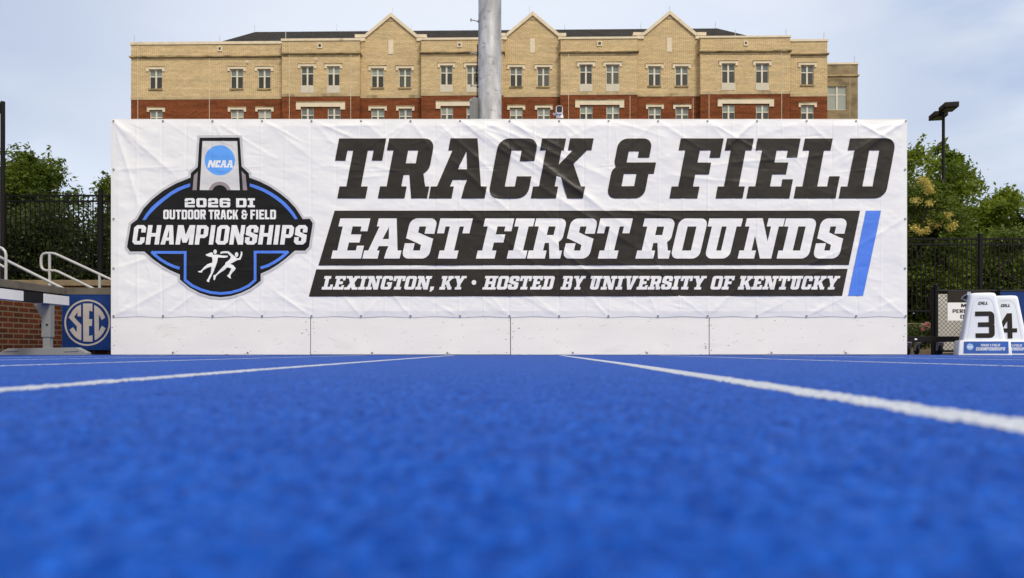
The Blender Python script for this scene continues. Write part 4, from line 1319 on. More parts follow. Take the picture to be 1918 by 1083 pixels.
s.tube([(a.x, -.02, a.z), (a.x - .006, -.03, (a.z * 2 + c.z) / 3), (c.x, -.03, c.z)], .009, 6)
for y in (133, 140, 147, 152): q = P(893, y, MD); s.box(q.x - mx_ - .018, -.05, q.z - .015, q.x - mx_ + .012, -.01, q.z + .015)
s.build('cable', M['black_metal'], mast)
s = MB()
a, c = P(880, 182.5, MD - .12), P(897, 246, MD - .12)
s.hexa([(a.x - mx_, -.15, c.z), (a.x - mx_ + .075, -.19, c.z), (c.x - mx_ + .03, .03, c.z), (a.x - mx_ + .035, .06, c.z)],
       [(a.x - mx_, -.15, a.z - .03), (a.x - mx_ + .075, -.19, a.z - .012), (c.x - mx_ + .03, .03, a.z + .02), (a.x - mx_ + .035, .06, a.z)])
bo = s.build('junction_box', M['grey_paint'], mast, bevel=.006)
s = MB(); q = P(881, 190, MD - .12); s.box(q.x - mx_ - .012, -.17, q.z - .02, q.x - mx_ + .02, -.148, q.z + .012); s.build('latch', M['steel'], bo)

# ------------------------------------------------------------------ security camera on top of the wall
sc_ = P(1048, 222.5, D0 + .06)
seccam = empty('security_camera', sc_, 'small white security camera with dark square face perched on the wall top edge', 'camera')
b = MB(); b.lathe([(.0, -.0), (.046, .0), (.044, .03), (.036, .07), (.030, .085), (0, .088)], 0.003, 0, 0, 20); b.build('base', M['plastic_white'], seccam, smooth=True)
b = MB()
def rrect3(cx, cz, w, h, r_, y):
    return [(p[0], y, p[1]) for p in RR(cx - w / 2, cz - h / 2, cx + w / 2, cz + h / 2, r_, '1111', 4)]
rings = [rrect3(-.006, .088, .080, .098, .03, -.075), rrect3(-.006, .09, .088, .106, .034, -.06), rrect3(-.006, .09, .084, .10, .034, .05), rrect3(-.006, .09, .05, .06, .024, .075)]
base = 0
for rg in rings: b.v += rg
k = len(rings[0])
for i in range(3):
    for j in range(k): b.f.append((i * k + j, i * k + (j + 1) % k, (i + 1) * k + (j + 1) % k, (i + 1) * k + j)); b.m.append(0)
b.f.append(tuple(range(k - 1, -1, -1))); b.f.append(tuple(range(3 * k, 4 * k))); b.m += [0, 0]
b.build('housing', M['plastic_white'], seccam, smooth=True)
b = MB(); b.prism([(p[0], p[2]) for p in rrect3(-.006, .093, .066, .078, .018, 0)], -.079, -.0745); b.build('lens_window', M['lens_black'], seccam)
b = MB(); b.tube([(-.045, 0, .052), (-.075, -.01, .05)], .014, 10); b.tube([(-.062, -.005, .05), (-.078, -.012, .062)], .009, 8); b.build('side_knob', M['plastic_white'], seccam, smooth=True)

# ------------------------------------------------------------------ trees and planting
def leaves_mesh(name, C_, size, mats, seed, up=.55, asp=.5, matidx=None, var=None):
    """one small four-cornered leaf per centre"""
    rg = np.random.default_rng(seed)
    n = len(C_)
    nr = rg.normal(size=(n, 3)); nr[:, 2] += up * 2; nr /= np.linalg.norm(nr, axis=1, keepdims=True)
    a = rg.normal(size=(n, 3)); u = np.cross(nr, a); u /= np.linalg.norm(u, axis=1, keepdims=True)
    v = np.cross(nr, u)
    s = size * rg.uniform(.6, 1.35, (n, 1))
    if matidx is not None: s = s * np.where(matidx > 0, .48, 1.0)[:, None]
    droop = nr * s * -.12
    V = np.stack([C_ - u * s * .5, C_ + v * s * asp * .5 + droop * 0, C_ + u * s * .5 + droop, C_ - v * s * asp * .5], 1).reshape(-1, 3)
    me = bpy.data.meshes.new(name)
    me.vertices.add(4 * n); me.vertices.foreach_set('co', V.ravel().astype(np.float32))
    idx = np.arange(4 * n, dtype=np.int32)
    me.loops.add(4 * n); me.loops.foreach_set('vertex_index', idx)
    me.polygons.add(n); me.polygons.foreach_set('loop_start', np.arange(0, 4 * n, 4, dtype=np.int32))
    me.update(calc_edges=True)
    at = me.attributes.new('var', 'FLOAT', 'POINT')
    vv = rg.uniform(0, 1, n) if var is None else np.clip(var + rg.normal(0, .18, n), 0, 1)
    at.data.foreach_set('value', np.repeat(vv, 4).astype(np.float32))
    for m in mats: me.materials.append(m)
    if matidx is not None: me.polygons.foreach_set('material_index', matidx.astype(np.int32))
    return me


def tree(name, px_, d, rx, ry, py, z0, label, mats, seed, nclump=60, per=330, leaf=.13, clump=.55, group=None, flat=.55, cat='tree', depth=None, flowers=None, trunk_r=.16, twigs=0, fill=.45):
    """trunk with limbs to every clump, and a crown of leaf clumps inside an ellipsoid given in photo px at distance d"""
    rg = np.random.default_rng(seed)
    k = d / FPX
    c = P(px_, py, d)
    R_ = np.array([rx * k, (depth or rx * k), ry * k])
    root = empty(name, (c.x, d, z0), label, cat, group)
    org = np.array([c.x, d, z0]); cz = c.z - z0
    q = rg.normal(size=(nclump * 2, 3)); q /= np.linalg.norm(q, axis=1, keepdims=True)
    rad = np.where(rg.random(nclump * 2) < fill, rg.uniform(.25, .8, nclump * 2), rg.uniform(.78, 1.0, nclump * 2))
    ctr = q * rad[:, None] * R_ + np.array([0, 0, cz])
    ctr = ctr[(ctr[:, 2] > .25)][:nclump]
    pts, var = [], []
    for i, cc in enumerate(ctr):
        cr = clump * rg.uniform(.55, 1.25)
        nl = int(per * rg.uniform(.6, 1.3))
        g_ = rg.normal(size=(nl, 3)) * np.array([cr, cr, cr * flat]) * .55
        g_[:, 2] -= (g_[:, 0] ** 2 + g_[:, 1] ** 2) / max(cr, .1) * .35
        pts.append(cc + g_); var.append(np.full(nl, rg.uniform(.15, .85)))
        for t_ in range(twigs):                                  # sprays sticking out of the outline
            dr = q[i % len(q)] * .6 + rg.normal(size=3) * .5; dr /= np.linalg.norm(dr)
            tt = rg.uniform(0, 1, 26)[:, None]
            pts.append(cc + dr * (cr * .3 + tt * cr * .95) + rg.normal(size=(26, 3)) * .06 * (1.4 - tt)); var.append(np.full(26, .6))
    Pn, Vn = np.concatenate(pts), np.concatenate(var)
    mi = np.zeros(len(Pn))
    if flowers:
        fp = []
        for fx, fy in flowers:
            w_ = np.array(P(fx, fy, d - R_[1] * .85)) - org
            nf = 150
            g_ = rg.normal(size=(nf, 3)) * np.array([.06, .05, .045])
            fp.append(w_ + g_)
        fp = np.concatenate(fp)
        Pn = np.concatenate([Pn, fp]); Vn = np.concatenate([Vn, np.full(len(fp), .5)]); mi = np.concatenate([mi, np.ones(len(fp))])
    me = leaves_mesh('crown', Pn, leaf, mats, seed + 1, matidx=mi if flowers else None, var=Vn)
    link('crown', me, root)
    b_ = MB()
    top = cz + R_[2] * .45
    tp = [(rg.normal() * .06 * i, rg.normal() * .06 * i, top * i / 6) for i in range(7)]
    tp[0] = (0, 0, -.08)
    b_.tube(tp, [trunk_r * (1.25 if i == 0 else 1 - i * .13) for i in range(7)], 9)
    for cc in ctr[:: max(1, len(ctr) // 34)]:
        j = int(np.clip((cc[2] - R_[2] * .35) / top * 6, 1, 5))
        s_ = Vector(tp[j]); e_ = Vector(cc)
        mid = (s_ + e_) / 2 + Vector((rg.normal() * .12, rg.normal() * .12, -.05 * (e_ - s_).length + .1))
        b_.tube([s_, mid, e_], [trunk_r * .42, trunk_r * .24, trunk_r * .07], 6, cap=False)
    b_.build('trunk', M['bark'], root, smooth=True)
    return root


M['leaf_locust'] = leaf_mat('leaf_locust', (0.070, 0.115, 0.010), (0.255, 0.325, 0.030), .5)
M['leaf_dark'] = leaf_mat('leaf_dark', (0.045, 0.078, 0.010), (0.150, 0.200, 0.022), .45)
M['leaf_lilac'] = leaf_mat('leaf_lilac', (0.050, 0.086, 0.010), (0.170, 0.220, 0.024), .45)
M['leaf_deep'] = leaf_mat('leaf_deep', (0.020, 0.036, 0.008), (0.075, 0.100, 0.016), .35)
M['leaf_bright'] = leaf_mat('leaf_bright', (0.050, 0.085, 0.012), (0.150, 0.200, 0.035), .4)
M['blossom'] = leaf_mat('blossom', (0.55, 0.45, 0.08), (0.80, 0.70, 0.26), .4)
M['rose_pink'] = leaf_mat('rose_pink', (0.50, 0.16, 0.15), (0.70, 0.36, 0.33), .3)
M['leaf_rose'] = leaf_mat('leaf_rose', (0.030, 0.055, 0.010), (0.115, 0.150, 0.030), .3)

tree('locust_tree', 1690, 30, 122, 172, 424, .2, 'tall feathery green tree behind the twin headed lamp post, right of the banner', [M['leaf_locust']], 21, 150, 360, .17, .56, 'green trees beyond the fences', twigs=1)
tree('locust_tree', 1915, 28, 112, 122, 462, .2, 'lower round green tree at the far right edge of the photo', [M['leaf_locust']], 33, 165, 380, .16, .52, 'green trees beyond the fences', twigs=1)
tree('flowering_tree', 1742, 20, 56, 118, 452, .3, 'dark leaved tree with creamy yellow blossom behind the right fence', [M['leaf_lilac'], M['blossom']], 41, 62, 330, .105, .36, depth=.9,
     flowers=[(1727, 338), (1735, 343), (1742, 357), (1715, 376), (1741, 381), (1777, 402), (1768, 409), (1758, 413), (1745, 417), (1786, 421), (1713, 428), (1735, 431), (1752, 420), (1738, 352), (1780, 428), (1724, 434)], trunk_r=.09)
tree('shade_tree', 15, 25, 124, 152, 423, 1.2, 'large dark green tree behind the left fence beside the black pole', [M['leaf_dark']], 52, 150, 360, .135, .50, 'green trees beyond the fences', twigs=1)
tree('shade_tree', 240, 22, 48, 104, 425, 1.2, 'narrow dark tree peeking out at the left edge of the banner', [M['leaf_dark']], 63, 48, 280, .12, .40, 'green trees beyond the fences', twigs=1)
tree('garden_shrub', 1893, 19, 24, 22, 448, .3, 'bright yellow green shrub top showing above the right fence', [M['leaf_bright']], 71, 22, 240, .075, .22, cat='shrub', trunk_r=.05)


def thicket(name, x0, x1, d0, d1, top, zbase, label, m, seed, n, leaf):
    rg = np.random.default_rng(seed)
    pts, var = [], []
    for i in range(n):
        d = rg.uniform(d0, d1)
        x = rg.uniform(x0, x1)
        yt = top(x) + abs(rg.normal()) * 14
        zmax = P(x, yt, d).z
        z = zbase + (zmax - zbase) * rg.random()
        c = np.array([(x - PX0) / FPX * d, d, z])
        cr = rg.uniform(.16, .36)
        k = 64
        pts.append(c + rg.normal(size=(k, 3)) * np.array([cr, cr, cr * .7])); var.append(np.full(k, rg.uniform(.0, .8)))
    me = leaves_mesh(name, np.concatenate(pts), leaf, [m], seed + 3, var=np.concatenate(var))
    return tag(link(name, me), label, 'undergrowth', kind='stuff')


thicket('undergrowth', -160, 330, 18.2, 20.0, lambda x: 392 + (26 if 120 < x < 190 else 0) + 10 * math.sin(x * .05), 1.25, 'dense dark undergrowth seen through the left picket fence', M['leaf_deep'], 81, 900, .11)
thicket('undergrowth', 1600, 2080, 20.6, 22.6, lambda x: 448 + 12 * math.sin(x * .04), .2, 'dense green undergrowth seen through the right picket fence', M['leaf_lilac'], 83, 1500, .12)

# rose bush beside the wall
def rose():
    rg = np.random.default_rng(91)
    c = P(1722, 632, 12.6)
    root = empty('rose_bush', (c.x, 12.6, .12), 'low green rose bush with a few pink blooms beside the white wall', 'bush')
    L_ = []
    for i in range(110):
        q = np.array([rg.uniform(-.42, .22), rg.uniform(-.2, .30), rg.uniform(.0, .34)])
        if q[2] > .18 and q[0] > .05: q[2] *= .8
        L_.append(q + rg.normal(size=(46, 3)) * .05)
    link('foliage', leaves_mesh('foliage', np.concatenate(L_), .045, [M['leaf_rose']], 92), root)
    for fx, fy in ((1737, 606), (1741, 609), (1733, 609), (1728, 617)):
        q = np.array(P(fx, fy, 12.35)) - np.array([c.x, 12.6, .12])
        link('bloom', leaves_mesh('bloom', q + rg.normal(size=(60, 3)) * .014, .028, [M['rose_pink']], 93), root)
    b_ = MB()
    for i in range(7): b_.tube([(0, 0, -.03), (rg.uniform(-.2, .15), rg.uniform(-.1, .15), .25)], [.008, .004], 5)
    b_.build('stem', M['bark'], root)
rose()

# ------------------------------------------------------------------ picket fences
def fence(name, x0, x1, d, ytop, ybot, posts, step, label, gap_px=10.5):
    zt_, zb_ = P(0, ytop, d).z, P(0, ybot, d).z
    k = d / FPX
    root = empty(name, ((x0 + x1) / 2 * k - PX0 * k, d, zb_), label, 'fence', 'black picket fences')
    o_ = Vector(root.location)
    X = lambda x: (x - PX0) * k - o_.x
    H_ = zt_ - zb_
    b_ = MB()
    for z in (H_ - .02, H_ - gap_px * k - .02, .14): b_.box(X(x0), -.018, z - .018, X(x1), .018, z + .02)
    b_.build('rail', M['black_metal'], root)
    b_ = MB()
    xx = x0 + step * .4
    while xx < x1:
        b_.box(X(xx) - .009, -.009, .03, X(xx) + .009, .009, H_ - .03)
        xx += step
    pk = b_.build('pickets', M['black_metal'], root)
    for px_ in posts:
        b_ = MB(); b_.box(X(px_) - .038, -.04, -.25, X(px_) + .038, .04, H_ + .075); b_.box(X(px_) - .045, -.047, H_ + .075, X(px_) + .045, .047, H_ + .095)
        b_.build('post', M['black_metal'], root, bevel=.004)
    pk.name = 'picket_panel'
fence('picket_fence', -110, 330, 17, 365, 519, (-10, 189), 9.05, 'tall black picket fence on the terrace left of the banner')
fence('picket_fence', 1610, 2030, 17, 446, 594, (1640, 1836, 2030), 8.6, 'black picket fence in front of the trees right of the banner')

# ------------------------------------------------------------------ lamp post and left pole
lp_ = P(1767, 655, 25)
lamp = empty('lamp_post', (lp_.x, 25, 0), 'tall dark lamp post with two box heads above the right trees', 'lamp post')
b = MB(); zt_ = 8.05; b.tube([(0, 0, 0), (0, 0, zt_)], [.055, .047], 12); b.lathe([(.11, 0), (.11, .06), (.06, .09)], 0, 0, 0, 14); b.build('pole', M['bronze'], lamp, smooth=True)
def head(pts_b, h):
    s_ = MB()
    s_.hexa(pts_b, [(x * 1.0, y, z + h) for x, y, z in pts_b])
    o_ = s_.build('lamp_head', M['bronze'], lamp, bevel=.015)
    c = [sum(q[i] for q in pts_b) / 4 for i in range(3)]
    t = MB(); t.quadface([(c[0] + (q[0] - c[0]) * .72, c[1] + (q[1] - c[1]) * .72, q[2] - .006) for q in pts_b][::-1]); t.build('diffuser', M['lens'], o_)
za, zb_ = P(0, 210, 25).z, P(0, 225, 25).z
# the arm lies across the view at an angle: one head nearer and right, one farther and left
ca, sa = math.cos(math.radians(101)), math.sin(math.radians(101))
def arm_head(sg):
    pts = []
    for a_, c_ in ((.17, -.21), (.76, -.21), (.76, .21), (.17, .21)):
        pts.append((sg * (a_ * ca + c_ * sa), -sg * (a_ * sa - c_ * ca), 7.96))
    ar = sum(pts[i][0] * pts[(i + 1) % 4][1] - pts[(i + 1) % 4][0] * pts[i][1] for i in range(4))
    head(pts if ar > 0 else pts[::-1], .165)
arm_head(1); arm_head(-1)
s = MB(); s.hexa([(-.01, .2, 8.0), (-.09, -.2, 8.0), (.01, -.2, 8.0), (.09, .2, 8.0)], [(-.01, .2, 8.08), (-.09, -.2, 8.08), (.01, -.2, 8.08), (.09, .2, 8.08)]); s.build('arm', M['bronze'], lamp)

pp = P(5.2, 655, 14.5)
pole = empty('black_pole', (pp.x, 14.5, 1.0), 'slim black steel pole at the far left edge with a lamp bracket on top', 'pole')
zt_ = P(0, 190.5, 14.5).z - 1.0
b = MB(); b.tube([(0, 0, -.2), (0, 0, zt_)], .041, 14); b.build('shaft', M['black_metal'], pole, smooth=True)
b = MB(); b.box(-.34, -.05, zt_ - .22, -.042, .05, zt_ - .02); b.box(-.30, -.07, zt_ - .10, -.06, .07, zt_ - .05); b.build('lamp_bracket', M['steel'], pole, bevel=.01)

# ------------------------------------------------------------------ left: retaining walls, stairs, rails
def wall_thing(name, label, loc, body, coping, cat='wall', m=None, mc=None):
    root = empty(name, loc, label, cat)
    for nm, bxs, mm in (('brickwork', body, m or M['wall_brick']), ('coping', coping, mc or M['concrete'])):
        b_ = MB()
        for q in bxs: b_.hexa(*q) if len(q) == 2 else b_.box(*q)
        b_.build(nm, mm, root, local=loc, bevel=.008 if nm == 'coping' else 0)
    return root
WX = -6.27
zc = P(0, 540, 10.5).z
xr = P(215, 0, 10.5).x + 1.4
wall_thing('retaining_wall', 'red brick retaining wall with grey concrete coping at the left edge', (WX, 9, 0),
           [(WX - .30, -3, -.04, WX, 10.5, zc - .10), (WX - .29, 10.501, -.04, xr, 10.78, zc - .10)],
           [(WX - .36, -3, zc - .099, WX + .05, 10.44, zc), (WX - .36, 10.4405, zc - .099, xr, 10.84, zc + .002)])
zp = P(0, 524.5, 13).z
wall_thing('planter_wall', 'low brown stone coping and brick planter wall behind the handrails', (-8, 13, 0),
           [(-16, 13.05, -.04, -4.6, 13.35, zp - .10)], [(-16, 13.0, zp - .099, -4.55, 13.42, zp)], mc=M['tan_stone'])
b = MB(); b.box(-40, 13.43, -.04, -4.6, 45, zp - .06)
tag(b.build('terrace', M['mulch']), 'planted terrace behind the left fence', 'terrace', kind='structure')
b = MB()
for i in range(7):
    z = zp - .35 - i * .15
    b.box(-7.6 + i * .32, 10.86, -.04, -7.28 + i * .32, 12.96, max(z, .0))
b.box(-14, 10.86, -.04, -7.601, 12.96, zp - .30)
tag(b.build('stairs', M['concrete']), 'concrete steps behind the left brick wall', 'stairs', kind='structure')

def curve(pts, d):
    return [P(x, y, d) for x, y in pts]
hr = empty('handrail', P(93, 534, 12), 'looped white tubular handrail descending towards the banner behind the brick wall', 'handrail', 'tubular handrails on the stairs')
o_ = tuple(hr.location)
b = MB()
b.tube(curve([(260, 548), (207, 523.5), (150, 497), (110, 478.5), (103, 475.5), (97, 474.5), (86, 474.5), (81, 476), (78, 480), (77, 487), (77, 496), (78.5, 502), (82, 505.5), (88, 507), (103, 507), (110, 509.5), (172, 539.5), (215, 560)], 12), .021, 10)
b.build('rail', M['aluminium'], hr, smooth=True, local=o_)
for x, y0, y1 in ((93, 475, 552), (186.5, 515, 575)):
    b = MB(); b.tube([P(x, y0, 12.0), P(x, y1, 12.0)], .021, 10); b.build('post', M['aluminium'], hr, smooth=True, local=o_)
hr = empty('handrail', P(11, 522, 10.95), 'white tubular handrail cut off by the left photo edge, sloping down to the coping', 'handrail', 'tubular handrails on the stairs')
o_ = tuple(hr.location)
b = MB()
b.tube(curve([(-60, 462), (0, 463.5), (5, 466), (9.5, 471), (11.2, 478), (11.2, 535)], 10.95), .020, 10)
b.tube(curve([(-60, 470), (0, 496), (11, 502)], 10.95), .018, 10)
b.build('guard_rail', M['aluminium'], hr, smooth=True, local=o_)
b = MB(); b.tube(curve([(-80, 442), (0, 482), (116, 539.5), (150, 556)], 11.1), .021, 10); b.build('rail', M['aluminium'], hr, smooth=True, local=o_)
b = MB(); b.tube([P(-50, 462, 10.95), P(-50, 560, 10.95)], .02, 10); b.build('post', M['aluminium'], hr, smooth=True, local=o_)
pier = empty('brick_pier', (P(-14, 0, 16).x - .545, 16, 1.2), 'red brick pier with a cream stone top cut off by the left photo edge', 'pier')
b = MB(); z1 = P(0, 346, 16).z - 1.2; b.box(-.50, 0, -.1, .545, .24, z1); b.build('brickwork', M['wall_brick'], pier)
b = MB(); b.box(-.5, .02, z1 + .001, .54, .22, z1 + .25); b.build('stone_top', M['limestone'], pier)

# blue conference banner on the low wall
SD = 10.42
sb = empty('blue_banner', P(155, 655, SD), 'blue banner with cream circular letter emblem hung on the brick wall left of the plywood', 'banner')
sbo = np.array(sb.location)
def smap(off):
    def f(px):
        w = .006 * vnoise(px[:, 0], px[:, 1], 24.0, 5) + .003 * vnoise(px[:, 0] + px[:, 1], px[:, 1] - px[:, 0], 9.0, 6)
        return np.stack([(px[:, 0] - PX0) / FPX * SD, SD - off - w, CH + (HY - px[:, 1]) / FPX * SD], 1) - sbo
    return f
S5 = lambda pts: [(100 + x / 9.026, 545 + y / 9.026) for x, y in pts]
art_mesh('cloth', [[(0, [(102.5, 551.8), (262, 551.8), (262, 655.6), (102.5, 655.6)])]], smap(0), [M['sec_blue']], sb, 4)
cx, cy = 578, 538
arc = lambda r0, a0, a1, n=12: [(cx + r0 * .985 * math.cos(math.radians(a0 + (a1 - a0) * i / n)), cy + r0 * math.sin(math.radians(a0 + (a1 - a0) * i / n))) for i in range(n + 1)]
sl_ = [[(0, S5(ell(cx, cy, 389, 392, 64))), (None, S5(ell(cx, cy, 360, 363, 64)))]]
Sp = [(472, 232), (472, 432), (415, 432), (415, 362), (362, 430), (362, 452), (478, 570), (478, 838), (430, 818), (380, 785), (330, 730), (280, 655), (340, 615), (402, 702), (402, 600), (262, 450), (300, 385), (340, 325), (400, 268)]
Ep = [(506, 214), (664, 214), (666, 350), (610, 335), (606, 478), (660, 478), (658, 592), (606, 596), (608, 762), (668, 750), (668, 858), (512, 858)]
Cp = [(695, 240), (750, 268), (800, 312), (845, 370), (882, 450), (825, 495), (775, 400), (775, 690), (825, 588), (888, 632), (850, 705), (800, 770), (755, 808), (705, 835)]
for p in (Sp, Ep, Cp): sl_.append([(0, S5(p))])
art_mesh('emblem', sl_, smap(.004), [M['sec_cream']], sb, 4)

# ------------------------------------------------------------------ steeplechase barrier
hx = -5.62
sbar = empty('steeple_barrier', (hx, 9.0, 0), 'steeplechase barrier with white and black beam on a grey steel post, left of the banner', 'barrier')
o_ = (hx, 9.0, 0)
zt_ = .735
segs = [9.38, 8.86, 8.50, 8.05, 7.62, 7.2, 6.7, 6.2, 5.7, 5.42]
for i in range(len(segs) - 1):
    s = MB(); s.box(hx - .055, segs[i + 1] + (.0005 if i < len(segs) - 2 else 0), zt_ - .112, hx + .065, segs[i], zt_)
    s.build('beam_block', M['white_paint'] if i % 2 == 0 else M['black_paint'], sbar, local=o_, bevel=.004 if i in (0,) else 0)
for yy_ in (9.05, 5.75):
    s = MB(); s.box(hx - .052, yy_ - .045, .22, hx + .055, yy_ + .045, zt_ - .113); p = s.build('upright', M['grey_paint'], sbar, local=o_, bevel=.006)
    s = MB(); s.box(hx - .04, yy_ - .036, .06, hx + .042, yy_ + .036, .2195); s.build('inner_tube', M['grey_paint'], sbar, local=o_, bevel=.005)
    s = MB(); s.prism([(hx - .14, zt_ - .114), (hx - .053, zt_ - .114), (hx - .053, zt_ - .27), (hx - .065, zt_ - .27)], yy_ - .04, yy_ + .04); s.build('bracket', M['grey_paint'], sbar, local=o_)
    s = MB(); s.tube([(hx - .075, yy_ - .02, .36), (hx - .053, yy_ - .02, .36)], .022, 10); s.tube([(hx + .02, yy_ - .053, .37), (hx + .02, yy_ - .0455, .37)], .012, 10); s.build('clamp_knob', M['black_metal'], sbar, local=o_)
    s = MB(); s.prism([(hx - .57, .003), (hx + .50, .003), (hx + .50, .03), (hx + .37, .095), (hx - .45, .085), (hx - .57, .028)], yy_ - .05, yy_ + .05)
    f = s.build('foot', M['grey_paint'], sbar, local=o_, bevel=.005)
    for c in (-.40, .32):
        s = MB(); s.tube([(hx + c - .09, yy_ - .052, .045), (hx + c + .07, yy_ - .052, .05), (hx + c + .08, yy_ - .052, .06)], .005, 6); s.build('handle', M['steel'], f, local=o_)

# ------------------------------------------------------------------ right: lane markers
def marker(num, px_c, d, rz, label):
    c = P(px_c, 0, d)
    root = empty('lane_marker', (c.x, d, 0), label, 'lane marker', 'white lane number boxes', rz)
    k = 9.1 / FPX
    kx = k * .86
    wb0, wb1, hb = 51 * kx, 48 * kx, 28.5 * k
    wu0, wu1, zt_ = 40.8 * kx, 25.2 * kx, .775
    db0, db1, du0, du1 = .21, .20, .165, .095
    def loop(w, dd, z, r_): return [(p[0], p[1], z) for p in RR(-w, -dd, w, dd, r_, '1111', 4)]
    def loft(name, rings, m):
        b_ = MB()
        for rg in rings: b_.v += rg
        n_ = len(rings[0])
        for i in range(len(rings) - 1):
            for j in range(n_): b_.f.append((i * n_ + j, i * n_ + (j + 1) % n_, (i + 1) * n_ + (j + 1) % n_, (i + 1) * n_ + j)); b_.m.append(0)
        b_.f.append(tuple(range(n_ - 1, -1, -1))); b_.f.append(tuple(range((len(rings) - 1) * n_, len(rings) * n_))); b_.m += [0, 0]
        return b_.build(name, m, root, smooth=True)
    loft('base', [loop(wb0, db0, .003, .015), loop(wb0 - .002, db0 - .002, .012, .015), loop(wb1, db1, hb - .01, .015), loop(wb1 - .008, db1 - .008, hb, .012)], M['marker_white'])
    loft('body', [loop(wu0, du0, hb - .002, .02), loop(wu0 - .002, du0 - .002, hb + .01, .03), loop(wu1 + .004, du1 + .004, zt_ - .05, .035), loop(wu1 - .002, du1, zt_ - .022, .04), loop(wu1 - .018, du1 - .015, zt_ - .006, .035), loop(wu1 - .05, du1 - .045, zt_, .03)], M['marker_white'])
    fy = lambda z: np.where(z < hb, -(db0 + (db1 - db0) * z / hb), -(du0 + (du1 - du0) * (z - hb) / (zt_ - hb)))
    # Z4: coordinates of the enlarged photo patch -> marker's own front plane
    def fm(off):
        def f(p):
            x = (1690 + p[:, 0] / 5.416 - 1841.3) * kx
            z = (665.4 - (500 + p[:, 1] / 5.416)) * k + .003
            return np.stack([x, fy(z) - off, z], 1)
        return f
    arch = [(650, 735), (712, 372), (728, 340), (752, 318), (785, 306), (860, 306), (890, 318), (912, 340), (926, 372), (985, 735)]
    art_mesh('relief_rib', [[(0, stroke(arch, 5))]], fm(.003), [M['marker_white']], root)
    H_ = 272
    g_ = glyph(num, False, w=.72, s=.21, b=.175) if num == '3' else glyph(num, False, w=.75, s=.19, b=.16)
    art_mesh('number', [[(0 if sg == '+' else None, p) for sg, p in place(g_, 732 if num == '3' else 728, 720, H_, H_, 0)]], fm(.004), [M['marker_ink']], root)
    gl = []
    for ch, x0, w_ in (('G', 765, 34), ('I', 803, 11), ('L', 818, 22), ('L', 843, 22)):
        gl.append([(0 if sg == '+' else None, p) for sg, p in place(glyph(ch, False, w=w_ / 30, s=.28, b=.2, seg=1), x0, 377, 30, 30, .25)])
    art_mesh('brand_mark', gl, fm(.004), [M['marker_ink']], root)
    pan = MB(); pan.v = [tuple(q) for q in fm(.004)(np.array([(603, 878), (1058, 878), (1055, 758), (606, 758)], float)).tolist()]; pan.f = [(0, 1, 2, 3)]; pan.m = [0]
    po = pan.build('label_panel', M['marker_blue'], root)
    tl = []
    for t, x0, x1, yb, h in (('TRACK', 772, 858, 808, 25), ('&', 867, 881, 808, 25), ('FIELD', 890, 968, 808, 25), ('CHAMPIONSHIPS', 725, 1018, 850, 34)):
        for gl_ in text_fit(t, x0, x1, yb, h, .2, False, gap=.08, seg=1): tl.append([(0 if sg == '+' else None, p) for sg, p in gl_])
    tl.append([(1, ell(667, 812, 36, 34, 28))] + [(2 if sg == '+' else 1, p) for gl_ in text_fit('NCAA', 640, 690, 824, 20, .2, False, gap=.06, s=.3) for sg, p in gl_])
    art_mesh('label_print', tl, fm(.0065), [M['marker_white'], M['marker_pale'], M['marker_white']], po)
    return root
marker('3', 1838.8, 9.32, math.radians(-23), 'white plastic lane box with a big dark number three, standing in front')
marker('4', 1880.5, 9.80, math.radians(-23), 'white plastic lane box with a big dark number four, partly hidden behind the three')

# ------------------------------------------------------------------ right: chain link fence, sign, cart
CD = 11.2
k = CD / FPX
cf = empty('chain_link_fence', P(1756, 655, CD), 'black chain link fence with ball capped posts behind the lane boxes', 'fence')
cf.location.z = 0
o_ = tuple(cf.location)
xa, xb = P(1757, 0, CD).x, P(2050, 0, CD).x
ztp, zbt = P(0, 545.5, CD).z, .03
b = MB()
sp = .064
def wires(sgn):
    H_ = ztp - zbt
    x = xa - (H_ if sgn > 0 else 0)
    while x < xb + H_:
        a0, a1 = (x, zbt), (x + sgn * H_, ztp)
        t0, t1 = 0.0, 1.0
        for lim, hi in ((xa, False), (xb, True)):
            dx = a1[0] - a0[0]
            t = (lim - a0[0]) / dx
            if (dx > 0) != hi: t0 = max(t0, t)
            else: t1 = min(t1, t)
        if t1 > t0:
            b.tube([(a0[0] + (a1[0] - a0[0]) * t, CD + .003 * sgn, a0[1] + (a1[1] - a0[1]) * t) for t in (t0, t1)], .0032, 4, cap=False)
        x += sp
wires(1); wires(-1)
b.build('wire_mesh', M['black_metal'], cf, local=o_)
b = MB(); b.tube([(xa - .02, CD, ztp), (xb, CD, ztp)], .022, 10); b.tube([(xa - .02, CD, .05), (xb, CD, .05)], .018, 10); b.build('rail', M['black_metal'], cf, smooth=True, local=o_)
for x, yt_, r_ in ((1746, 540, .019), (1752.5, 535, .034), (1870, 541, .03)):
    q = P(x, yt_, CD); b = MB()
    b.lathe([(r_, -.02), (r_, q.z - .035), (r_ * 1.25, q.z - .034), (r_ * 1.25, q.z - .02), (r_ * .7, q.z - .012), (r_ * .95, q.z + .0), (r_ * .8, q.z + .018), (0, q.z + .024)], q.x, CD + .0, 0, 14)
    b.build('post', M['black_metal'], cf, smooth=True, local=o_)
pw = empty('pale_cabinet', P(1800, 655, 12.2), 'pale grey board standing behind the chain link fence', 'board')
pw.location.z = 0
b = MB(); a, c = P(1757, 551, 12.2), P(1862, 640, 12.2); b.box(a.x, 12.2, .02, c.x, 12.35, a.z); b.build('panel', M['pale_wall'], pw, local=tuple(pw.location), bevel=.006)
